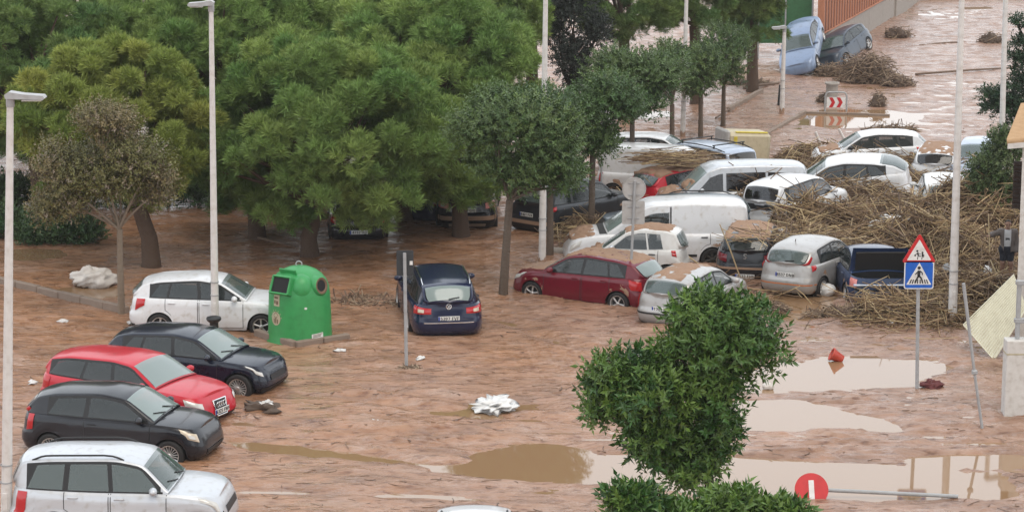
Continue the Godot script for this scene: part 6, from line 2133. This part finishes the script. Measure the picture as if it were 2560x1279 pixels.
func make_debris() -> void:
	var rd := mat("reed", Color(1, 1, 1), 0.6, 0.0, 0.4)
	rd.vertex_color_use_as_albedo = true
	var base := mat("heap_base", lin(0.075, 0.047, 0.03), 0.9, 0.0, 0.2)
	mat("reed_tan", lin(0.33, 0.225, 0.11), 0.55)
	mat("reed_pale", lin(0.46, 0.35, 0.2), 0.55)
	mat("reed_brown", lin(0.17, 0.105, 0.058), 0.6)
	mat("driftwood", lin(0.15, 0.10, 0.07), 0.8)
	mat("driftwood_pale", lin(0.3, 0.22, 0.15), 0.8)
	for b in [[2200, 660, 2.3, 0.75], [2110, 610, 1.9, 0.85], [2310, 660, 2.2, 0.95], [2410, 680, 1.6, 0.9], [2450, 590, 2.2, 1.35], [2260, 570, 2.6, 0.75], [2130, 520, 2.4, 0.7], [2010, 600, 1.4, 0.9], [1920, 565, 1.6, 0.9], [2390, 590, 1.6, 0.7], [2340, 735, 1.6, 0.55], [2440, 755, 1.3, 0.5], [2250, 790, 1.4, 0.22], [2060, 460, 2.0, 0.62], [2200, 450, 2.6, 0.55], [2400, 460, 1.8, 0.6], [2290, 425, 2.0, 0.45], [1850, 545, 1.3, 0.9], [1800, 530, 1.0, 0.8], [2500, 650, 1.3, 0.55], [2520, 715, 1.0, 0.15], [2050, 405, 1.8, 0.4], [2330, 800, 1.0, 0.3], [1470, 600, 1.3, 0.35], [1440, 585, 1.0, 0.3], [1560, 545, 1.2, 0.35], [2000, 640, 0.9, 0.7], [2540, 600, 1.5, 1.0]]:
		heaps.append([gp(b[0], b[1]), b[2], b[3] * 1.12])
	# matted core of the heap
	var lo := Vector2(1e9, 1e9)
	var hi := -lo
	for b in heaps:
		lo = lo.min(Vector2(b[0].x - b[1], b[0].z - b[1]))
		hi = hi.max(Vector2(b[0].x + b[1], b[0].z + b[1]))
	var rows := []
	var z := lo.y
	while z <= hi.y:
		var r := PackedVector3Array()
		var x := lo.x
		while x <= hi.x:
			r.append(Vector3(x, heap_height(x, z) * 0.93 - 0.12, z))
			x += 0.16
		rows.append(r)
		z += 0.2
	var mb := MB.new()
	mb.grid(rows)
	var core := part(self, "reed_heap", mb, base)
	tag(core, "matted brown heap of flood debris under the loose reeds", "debris", "", "stuff")
	# loose reeds
	var meshes := [reed_mesh(1.3, 0.012, 0.16, 1), reed_mesh(0.9, 0.010, 0.22, 2), reed_mesh(1.9, 0.014, 0.3, 3), reed_mesh(0.5, 0.011, 0.1, 4)]
	var places := [[], [], [], []]
	var cols := [PackedColorArray(), PackedColorArray(), PackedColorArray(), PackedColorArray()]
	var singles := []
	var tries := 0
	var made := 0
	while made < 15000 and tries < 160000:
		tries += 1
		var b = heaps[int(rng.randf() * heaps.size())]
		var a := rng.randf() * TAU
		var d: float = sqrt(rng.randf()) * b[1] * 1.02
		var x: float = b[0].x + cos(a) * d
		var zz: float = b[0].z + sin(a) * d
		var h := heap_height(x, zz)
		if h < 0.05 and rng.randf() < 0.8:
			continue
		var e := 0.25
		var nrm := Vector3(heap_height(x - e, zz) - heap_height(x + e, zz), 2 * e, heap_height(x, zz - e) - heap_height(x, zz + e)).normalized()
		var swirl := broad.get_noise_2d(x * 0.45, zz * 0.45) * 5.0
		var turn := swirl + rng.randfn() * 0.8
		var bs := lying(Vector3.ZERO, nrm, turn, rng.randfn() * 0.16 + 0.03)
		var p := Vector3(x, h * 0.95 - 0.06 + rng.randf() * 0.12, zz)
		made += 1
		if made % 54 == 0 and singles.size() < 270:
			singles.append(Transform3D(lying(Vector3.ZERO, nrm, turn + rng.randfn() * 0.5, rng.randf_range(0.0, 0.5)), p + Vector3(0, 0.12, 0)))
			continue
		var k := int(rng.randf() * 4)
		places[k].append(Transform3D(bs.scaled_local(Vector3(1, rng.randf_range(0.6, 1.15), 1) * rng.randf_range(0.75, 1.25)), p))
		cols[k].append(reed_colour())
	var lt := []
	var ltc := PackedColorArray()
	for i in 5200:
		var b = heaps[int(rng.randf() * heaps.size())]
		var an := rng.randf() * TAU
		var d: float = sqrt(rng.randf()) * b[1]
		var x: float = b[0].x + cos(an) * d
		var zz: float = b[0].z + sin(an) * d
		var h := heap_height(x, zz)
		if h < 0.06:
			continue
		lt.append(Transform3D(lying(Vector3.ZERO, Vector3.UP, rng.randf() * TAU, rng.randfn() * 0.5).scaled(Vector3.ONE * rng.randf_range(0.6, 1.3)), Vector3(x, h * 0.95 - 0.02 + rng.randf() * 0.05, zz)))
		var lc := Color(0.075, 0.046, 0.03).lerp(Color(0.17, 0.115, 0.07), rng.randf())
		lc.a = 1.0
		ltc.append(lc)
	tag(swarm(self, "leaf_litter", kits.sprig_dry, rd, lt, ltc), "matted brown leaf litter caught in the reed heap", "leaves", "", "stuff")
	for k in 4:
		var o := swarm(self, "loose_reeds", meshes[k], rd, places[k], cols[k])
		tag(o, ["tangled tan reeds of the flood heap", "short bent reeds of the flood heap", "long reeds of the flood heap", "broken reed pieces of the flood heap"][k], "reeds", "", "stuff")
	for i in singles.size():
		var o := piece(self, "reed", meshes[[0, 2, 1][i % 3]], [M.reed_tan, M.reed_pale, M.reed_brown, M.reed_tan][i % 4], singles[i])
		tag(o, "single dry reed lying loose on top of the debris heap", "reed", "single reeds on the heap")
	# reed mat on the crimson car
	var mat_places := []
	var mat_cols := PackedColorArray()
	var c := gp(1695, 402, 1.5)
	for i in 420:
		var p := c + Vector3(rng.randfn() * 0.62, absf(rng.randfn()) * 0.11, rng.randfn() * 0.55)
		mat_places.append(Transform3D(lying(Vector3.ZERO, Vector3.UP, rng.randfn() * 0.35 - 0.2, rng.randfn() * 0.08), p))
		mat_cols.append(reed_colour())
	tag(swarm(self, "reed_mat", meshes[1], rd, mat_places, mat_cols), "thick mat of reeds on the crimson car roof", "reeds", "", "stuff")
	# reeds over the near row of wrecks
	for q in [[1975, 590, 1.1, 90, 0.8], [1520, 575, 0.35, 60, 0.5], [1460, 600, 0.3, 60, 0.5], [1830, 715, 0.1, 18, 0.5], [1900, 735, 0.1, 18, 0.5], [2230, 740, 0.5, 70, 0.7], [2200, 785, 0.1, 60, 0.8], [2290, 800, 0.1, 120, 0.9], [2200, 560, 1.0, 20, 0.8], [1890, 585, 1.55, 16, 0.35]]:
		var pl := []
		var pc := PackedColorArray()
		var at := gp(q[0], q[1], q[2])
		for i in q[3]:
			var p := at + Vector3(rng.randfn() * q[4], rng.randf() * 0.12, rng.randfn() * q[4] * 0.8)
			pl.append(Transform3D(lying(Vector3.ZERO, Vector3.UP, rng.randf() * TAU, rng.randfn() * 0.22), p))
			pc.append(reed_colour())
		tag(swarm(self, "strewn_reeds", meshes[0], rd, pl, pc), "reeds strewn over the wrecked cars and the mud", "reeds", "strewn reeds", "stuff")
	# stakes of reed poking out
	for q in [[1850, 690, 1800, 560, 0.02], [2095, 690, 2150, 640, 0.02], [2030, 760, 1990, 720, 0.015], [2350, 430, 2420, 400, 0.015], [1660, 500, 1610, 440, 0.012], [1720, 640, 1780, 690, 0.02], [2245, 720, 2310, 640, 0.018], [2400, 640, 2350, 520, 0.014], [2140, 735, 2220, 690, 0.014], [2200, 745, 2130, 775, 0.014]]:
		var a := gp(q[0], q[1], 0.4)
		var b := zp(q[2], q[3], a.z + 0.4)
		mb = MB.new()
		mb.tube(PackedVector3Array([Vector3.ZERO, (b - a) * 0.5 + Vector3(0, 0.04, 0), b - a]), PackedFloat32Array([q[4], q[4], q[4] * 0.7]), 6)
		solo("long_cane", "long pale cane jutting out between the wrecks", "cane", mb, M.reed_pale, a, "long canes between the wrecks")
	# dark twigs over the whole mud, many standing in for ridge shadow lines
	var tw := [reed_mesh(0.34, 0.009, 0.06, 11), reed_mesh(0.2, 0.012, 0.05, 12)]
	var twp := [[], []]
	var twc := [PackedColorArray(), PackedColorArray()]
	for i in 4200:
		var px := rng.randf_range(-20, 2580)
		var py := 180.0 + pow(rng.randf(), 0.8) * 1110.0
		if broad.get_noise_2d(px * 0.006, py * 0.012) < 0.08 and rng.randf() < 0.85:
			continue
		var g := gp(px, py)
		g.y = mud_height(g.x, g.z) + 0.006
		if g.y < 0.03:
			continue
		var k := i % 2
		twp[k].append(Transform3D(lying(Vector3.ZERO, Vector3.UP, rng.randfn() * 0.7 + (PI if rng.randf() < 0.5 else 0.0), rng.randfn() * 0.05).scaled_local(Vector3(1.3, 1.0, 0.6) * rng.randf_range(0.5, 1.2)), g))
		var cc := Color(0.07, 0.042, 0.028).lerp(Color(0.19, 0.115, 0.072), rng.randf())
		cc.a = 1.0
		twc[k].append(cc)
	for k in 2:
		tag(swarm(self, "twigs_and_shadow_dashes", tw[k], rd, twp[k], twc[k]), ["thin dark twigs over the mud, partly standing in for ridge shadows", "short dark twig bits over the mud, partly standing in for ridge shadows"][k], "twigs", "", "stuff")
	# driftwood heaps
	drift("root_heap", "tangled heap of roots and branches beside the wrecked cars", [2172, 205], Vector3(1.5, 1.5, 1.0), 230, 1.0)
	drift("root_heap", "low tangle of branches trailing right of the root heap", [2245, 215], Vector3(0.85, 0.55, 0.7), 60, 2.0)
	drift("root_heap", "brushwood packed under the light blue saloon", [2080, 190], Vector3(1.0, 0.6, 0.6), 110, 3.0)
	drift("mud_clump", "dark clump of roots on the flooded road by the concrete wall", [2245, 98], Vector3(0.95, 0.75, 0.7), 30, 4.0)
	drift("mud_clump", "dark root clump between the two right lamp posts", [2478, 112], Vector3(0.8, 0.75, 0.6), 26, 5.0)
	drift("mud_clump", "small cone of roots right of the chevron sign", [2196, 268], Vector3(0.42, 0.75, 0.4), 40, 6.0)
	drift("brush_clump", "twigs gathered left of the chevron sign", [2062, 258], Vector3(0.4, 0.5, 0.4), 50, 7.0)
	drift("brush_clump", "flattened brushwood beyond the white hatchback", [2230, 330], Vector3(1.1, 0.25, 0.5), 70, 8.0)
	drift("brush_clump", "dark brushwood washed under the street tree", [1870, 212], Vector3(1.2, 0.2, 0.5), 60, 9.0)
	drift("brush_clump", "tangle of twigs at the nose of the small silver hatchback", [1940, 780], Vector3(0.4, 0.3, 0.35), 70, 10.0)
	drift("brush_clump", "twigs and leaves caught at the parking sign foot", [1025, 925], Vector3(0.3, 0.1, 0.2), 36, 11.0)
	drift("brush_clump", "dark twigs piled behind the navy estate car", [930, 760], Vector3(1.3, 0.1, 0.8), 80, 12.0)
	drift("brush_clump", "thin brushwood line in front of the reed heap", [2160, 790], Vector3(1.6, 0.16, 0.5), 120, 13.0)
	for q in [[2290, 190, 2560, 172, 0.05], [2300, 118, 2420, 108, 0.05], [1860, 225, 1950, 212, 0.07], [850, 562, 960, 600, 0.02], [1790, 300, 1850, 262, 0.04], [600, 590, 740, 625, 0.05]]:
		var a := gp(q[0], q[1])
		var b := gp(q[2], q[3])
		mb = MB.new()
		var m := (b - a) * 0.5 + Vector3(0, 0.05, 0.2)
		mb.tube(PackedVector3Array([Vector3.ZERO, m, b - a]), PackedFloat32Array([q[4], q[4] * 0.9, q[4] * 0.5]), 7)
		solo("driftwood_branch", "long bare branch lying flat on the mud", "branch", mb, M.driftwood, a + Vector3(0, 0.09, 0), "branches on the mud")

func drift(called: String, label: String, px: Array, r: Vector3, n: int, sd: float) -> void:
	var t := thing(called, label, "driftwood", gp(px[0], px[1]))
	part(t, "root_mass", lump(Transform3D(Basis(), Vector3(0, r.y * 0.12, 0)), r * Vector3(0.6, 0.48, 0.6), 0.45, sd * 3.0, 30, 20), M.clod)
	for k in 2:
		var mb := MB.new()
		for i in n * 2:
			var d := Vector3(rng.randfn(), absf(rng.randfn()) * 0.8, rng.randfn()).normalized()
			var p := d * r * rng.randf_range(0.55, 0.95)
			var e := Vector3(rng.randfn(), rng.randfn() * 0.5 + 0.1, rng.randfn()).normalized() * rng.randf_range(0.25, 0.7) * clampf(r.x, 0.4, 1.1)
			limb(mb, p - e * 0.5, p + e * 0.5, rng.randf_range(0.008, 0.026), 0.006, 0.3, 4)
		var o := part(t, "branches", mb, [M.driftwood, M.driftwood_pale][k])
		o.set_meta("kind", "stuff")



# ---------------------------------------------------------------- the man on the heap
func nets(mb: MB, bones: Array, cell: float, soft: float, cut = null) -> void:
	# bones: [a, b, ra, rb]; tapered capsules joined by a smooth minimum, meshed as surface nets
	var lo := Vector3(1e9, 1e9, 1e9)
	var hi := -lo
	for b in bones:
		var r: float = maxf(b[2], b[3])
		for p in [b[0], b[1]]:
			lo = lo.min(p - Vector3.ONE * (r + cell * 3))
			hi = hi.max(p + Vector3.ONE * (r + cell * 3))
	var nx := int((hi.x - lo.x) / cell) + 2
	var ny := int((hi.y - lo.y) / cell) + 2
	var nz := int((hi.z - lo.z) / cell) + 2
	var f := PackedFloat32Array()
	f.resize(nx * ny * nz)
	f.fill(1.0)
	for b in bones:
		var a: Vector3 = b[0]
		var ab: Vector3 = b[1] - a
		var l2: float = maxf(ab.length_squared(), 1e-9)
		var rr: float = maxf(b[2], b[3]) + soft * 1.5 + cell * 2
		var c0: Vector3 = (a.min(b[1]) - Vector3.ONE * rr - lo) / cell
		var c1: Vector3 = (a.max(b[1]) + Vector3.ONE * rr - lo) / cell
		for k in range(maxi(int(c0.z), 0), mini(int(c1.z) + 1, nz)):
			for j in range(maxi(int(c0.y), 0), mini(int(c1.y) + 1, ny)):
				for i in range(maxi(int(c0.x), 0), mini(int(c1.x) + 1, nx)):
					var p := lo + Vector3(i, j, k) * cell
					var t: float = clampf((p - a).dot(ab) / l2, 0.0, 1.0)
					var d: float = p.distance_to(a + ab * t) - lerpf(b[2], b[3], t)
					var o := (k * ny + j) * nx + i
					var e := f[o]
					var h := maxf(soft - absf(d - e), 0.0) / soft
					f[o] = minf(d, e) - h * h * soft * 0.25
	if cut != null:
		for k in nz:
			for j in ny:
				for i in nx:
					var o := (k * ny + j) * nx + i
					if f[o] < 0.1:
						f[o] = maxf(f[o], cut.call(lo + Vector3(i, j, k) * cell))
	var id := {}
	var base := mb.v.size()
	var vs := PackedVector3Array()
	for k in nz - 1:
		for j in ny - 1:
			for i in nx - 1:
				var o := (k * ny + j) * nx + i
				var inside := 0
				var s := Vector3.ZERO
				var n := 0
				if f[o] > 0.2:
					continue
				for c in 8:
					if f[o + (c & 1) + ((c >> 1) & 1) * nx + (c >> 2) * nx * ny] < 0.0:
						inside += 1
				if inside == 0 or inside == 8:
					continue
				for e in [[0, 1], [2, 3], [4, 5], [6, 7], [0, 2], [1, 3], [4, 6], [5, 7], [0, 4], [1, 5], [2, 6], [3, 7]]:
					var a: int = e[0]
					var b: int = e[1]
					var fa := f[o + (a & 1) + ((a >> 1) & 1) * nx + (a >> 2) * nx * ny]
					var fb := f[o + (b & 1) + ((b >> 1) & 1) * nx + (b >> 2) * nx * ny]
					if (fa < 0.0) != (fb < 0.0):
						var t := fa / (fa - fb)
						var pa := Vector3(a & 1, (a >> 1) & 1, a >> 2)
						var pb := Vector3(b & 1, (b >> 1) & 1, b >> 2)
						s += pa.lerp(pb, t)
						n += 1
				id[o] = vs.size()
				vs.append(lo + (Vector3(i, j, k) + s / n) * cell)
	var nn := PackedVector3Array()
	nn.resize(vs.size())
	var step := [1, nx, nx * ny]
	for o in id:
		for ax in 3:
			var u: int = step[(ax + 1) % 3]
			var w: int = step[(ax + 2) % 3]
			var fa := f[o]
			var fb := f[o + step[ax]]
			if (fa < 0.0) == (fb < 0.0):
				continue
			if not (id.has(o - u) and id.has(o - w) and id.has(o - u - w)):
				continue
			var q := [id[o], id[o - u], id[o - u - w], id[o - w]]
			if fa > 0.0:
				q.reverse()
			var m := (vs[q[2]] - vs[q[0]]).cross(vs[q[1]] - vs[q[0]])
			for x in q:
				nn[x] += m
			mb.idx.append_array(PackedInt32Array([base + q[0], base + q[1], base + q[2], base + q[0], base + q[2], base + q[3]]))
	for i in nn.size():
		nn[i] = nn[i].normalized()
	mb.v.append_array(vs)
	mb.n.append_array(nn)

func hand_bones(wrist: Vector3, dir: Vector3, palm: Vector3, curl: float, thumb_side: float) -> Array:
	var s := dir.cross(palm).normalized() * thumb_side
	var out := []
	var knuckle := wrist + dir * 0.085
	for q in [-0.022, 0.0, 0.022]:
		out.append([wrist + s * q * 0.7, knuckle + s * q, 0.015, 0.014])
	var lens := [0.07, 0.08, 0.074, 0.058]
	for i in 4:
		var a := knuckle + s * (0.030 - i * 0.020)
		var d1 := (dir * cos(curl) + palm * sin(curl)).normalized()
		var d2 := (dir * cos(curl * 2.2) + palm * sin(curl * 2.2)).normalized()
		var m: Vector3 = a + d1 * lens[i] * 0.5
		out.append([a, m, 0.0095, 0.0088])
		out.append([m, m + d2 * lens[i] * 0.5, 0.0088, 0.0075])
	var t0 := wrist + dir * 0.03 + s * 0.03
	var t1 := t0 + (dir * 0.5 + s * 0.7 + palm * 0.3).normalized() * 0.04
	out.append([t0, t1, 0.012, 0.010])
	out.append([t1, t1 + (dir * 0.8 + palm * 0.5).normalized() * 0.032, 0.010, 0.0085])
	return out

func make_person() -> void:
	mat("skin", lin(0.24, 0.135, 0.092), 0.55)
	mat("hair", lin(0.02, 0.015, 0.012), 0.7)
	mat("jacket", lin(0.12, 0.10, 0.092), 0.85)
	mat("shirt", lin(0.45, 0.45, 0.46), 0.85)
	mat("shirt_print", lin(0.06, 0.06, 0.065), 0.85)
	mat("shorts", lin(0.012, 0.014, 0.024), 0.85)
	mat("shoe", lin(0.05, 0.04, 0.035), 0.8)
	var foot := gp(2516, 697, 0.45)
	foot.y = heap_height(foot.x, foot.z) * 0.95
	foot = gp(2516, 697, maxf(foot.y, 0.05) + 0.26)
	var t := thing("person", "person in grey jacket, pale T-shirt and dark shorts standing on the reeds", "person", foot)
	t.rotation.y = -0.15
	# joints; the figure faces +z, its right side is -x
	var hipR := Vector3(-0.085, 0.80, 0.0)
	var hipL := Vector3(0.085, 0.80, 0.0)
	var kneeR := Vector3(-0.10, 0.44, 0.03)
	var kneeL := Vector3(0.10, 0.43, 0.05)
	var ankR := Vector3(-0.11, 0.07, -0.02)
	var ankL := Vector3(0.115, 0.07, 0.0)
	var shR := Vector3(-0.175, 1.26, 0.0)
	var shL := Vector3(0.175, 1.26, 0.0)
	var elR := Vector3(-0.40, 1.20, 0.10)
	var wrR := Vector3(-0.47, 1.22, 0.31)
	var elL := Vector3(0.25, 1.0, -0.03)
	var wrL := Vector3(0.24, 0.78, 0.07)
	var neck := Vector3(0, 1.32, 0.0)
	var head := Vector3(0, 1.465, 0.035)
	var body := [
		[hipR, hipL, 0.105, 0.105], [Vector3(0, 0.82, 0), Vector3(0, 1.0, 0.0), 0.125, 0.115], [Vector3(-0.04, 1.0, 0), Vector3(-0.07, 1.2, 0), 0.105, 0.10], [Vector3(0.04, 1.0, 0), Vector3(0.07, 1.2, 0), 0.105, 0.10],
		[shR, shL, 0.062, 0.062], [Vector3(0, 1.24, 0), neck, 0.08, 0.055], [neck, Vector3(0, 1.40, 0.015), 0.052, 0.05],
		[hipR, kneeR, 0.09, 0.056], [kneeR, ankR, 0.055, 0.035], [Vector3(-0.105, 0.32, -0.005), Vector3(-0.108, 0.26, -0.02), 0.058, 0.05], [hipL, kneeL, 0.09, 0.056], [kneeL, ankL, 0.055, 0.035], [Vector3(0.108, 0.32, 0.015), Vector3(0.11, 0.26, 0.0), 0.058, 0.05],
		[shR, elR, 0.05, 0.038], [elR, wrR, 0.038, 0.026], [shL, elL, 0.05, 0.038], [elL, wrL, 0.038, 0.026],
		[ankR, ankR + Vector3(-0.01, -0.035, 0.13), 0.036, 0.032], [ankL, ankL + Vector3(0.02, -0.035, 0.13), 0.036, 0.032]]
	var mb := MB.new()
	nets(mb, body, 0.016, 0.05)
	# head with brow, nose, jaw, ears
	var face := [[head + Vector3(0, 0.035, -0.02), head + Vector3(0, 0.03, 0.02), 0.078, 0.072], [head + Vector3(0, -0.04, 0.03), head + Vector3(0, -0.075, 0.045), 0.058, 0.035], [head + Vector3(0, 0.01, 0.088), head + Vector3(0, -0.022, 0.105), 0.009, 0.014], [head + Vector3(-0.03, 0.025, 0.078), head + Vector3(0.03, 0.025, 0.078), 0.014, 0.014], [head + Vector3(-0.022, -0.055, 0.083), head + Vector3(0.022, -0.055, 0.083), 0.009, 0.009], [head + Vector3(-0.08, 0.01, 0.0), head + Vector3(-0.083, -0.025, 0.003), 0.016, 0.011], [head + Vector3(0.08, 0.01, 0.0), head + Vector3(0.083, -0.025, 0.003), 0.016, 0.011]]
	nets(mb, face, 0.008, 0.02)
	var dR := (wrR - elR).normalized()
	nets(mb, hand_bones(wrR, dR, Vector3(0, -0.3, 0.0).normalized(), 0.9, -1.0), 0.006, 0.008)
	nets(mb, hand_bones(wrL, (wrL - elL).normalized(), Vector3(-1, 0, 0.2).normalized(), 0.35, 1.0), 0.006, 0.008)
	part(t, "figure", mb, M.skin)
	for x in [-0.03, 0.03]:
		mb = MB.new()
		mb.ball(Transform3D(Basis(), head + Vector3(x, 0.006, 0.083)), Vector3(0.012, 0.008, 0.008), 8, 6)
		part(t, "eye", mb, M.ink)
	mb = MB.new()
	nets(mb, [[head + Vector3(0, 0.045, -0.03), head + Vector3(0, 0.05, 0.0), 0.08, 0.078]], 0.009, 0.01, func(p): return (head.y + 0.03 + maxf(p.z, 0.0) * 0.6) - p.y if p.z > -0.03 else (head.y - 0.03) - p.y)
	part(t, "hair", mb, M.hair)
	var torso := body.slice(1, 5)
	var fat := func(list: Array, k: float) -> Array: return list.map(func(b): return [b[0], b[1], b[2] + k, b[3] + k])
	mb = MB.new()
	nets(mb, fat.call(torso + [[hipR + Vector3(0, 0.0, 0), hipL, 0.10, 0.10], body[5]], 0.014), 0.014, 0.05, func(p): return maxf(0.76 - p.y, p.y - 1.33))
	part(t, "shirt", mb, M.shirt)
	mb = MB.new()
	mb.cbox(Transform3D(Basis(), Vector3(0, 1.08, 0.118)), Vector3(0.11, 0.09, 0.02), 0.006)
	part(t, "shirt_print", mb, M.shirt_print)
	mb = MB.new()
	nets(mb, fat.call(torso + body.slice(13, 17) + [[hipR, hipL, 0.105, 0.105]], 0.032), 0.016, 0.05, func(p): return maxf(maxf(0.74 - p.y if absf(p.x) < 0.3 and p.z < 0.2 and p.x < 0.2 else -1.0, p.y - 1.345), minf(0.085 + (p.y - 1.0) * 0.02 - absf(p.x), p.z)))
	part(t, "jacket", mb, M.jacket)
	mb = MB.new()
	nets(mb, fat.call([body[0], body[7], body[10], [hipR, Vector3(0, 0.86, 0), 0.1, 0.12]], 0.024), 0.016, 0.05, func(p): return maxf(0.50 - p.y, p.y - 0.9))
	part(t, "shorts", mb, M.shorts)
	for a in [ankR, ankL]:
		mb = MB.new()
		nets(mb, [[a + Vector3(0, -0.02, -0.02), a + Vector3(0, -0.035, 0.14), 0.05, 0.042]], 0.012, 0.02, func(p): return p.y - 0.085)
		part(t, "shoe", mb, M.shoe)
	var hold := t.transform * (wrR + dR * 0.1)
	var pole := MB.new()
	pole.rod(Vector3(0.03, -0.45, 0.06), Vector3(-0.02, 0.55, -0.06), 0.014, 7)
	solo("walking_cane", "pale reed cane held upright by the person on the heap", "cane", pole, M.reed_pale, hold)
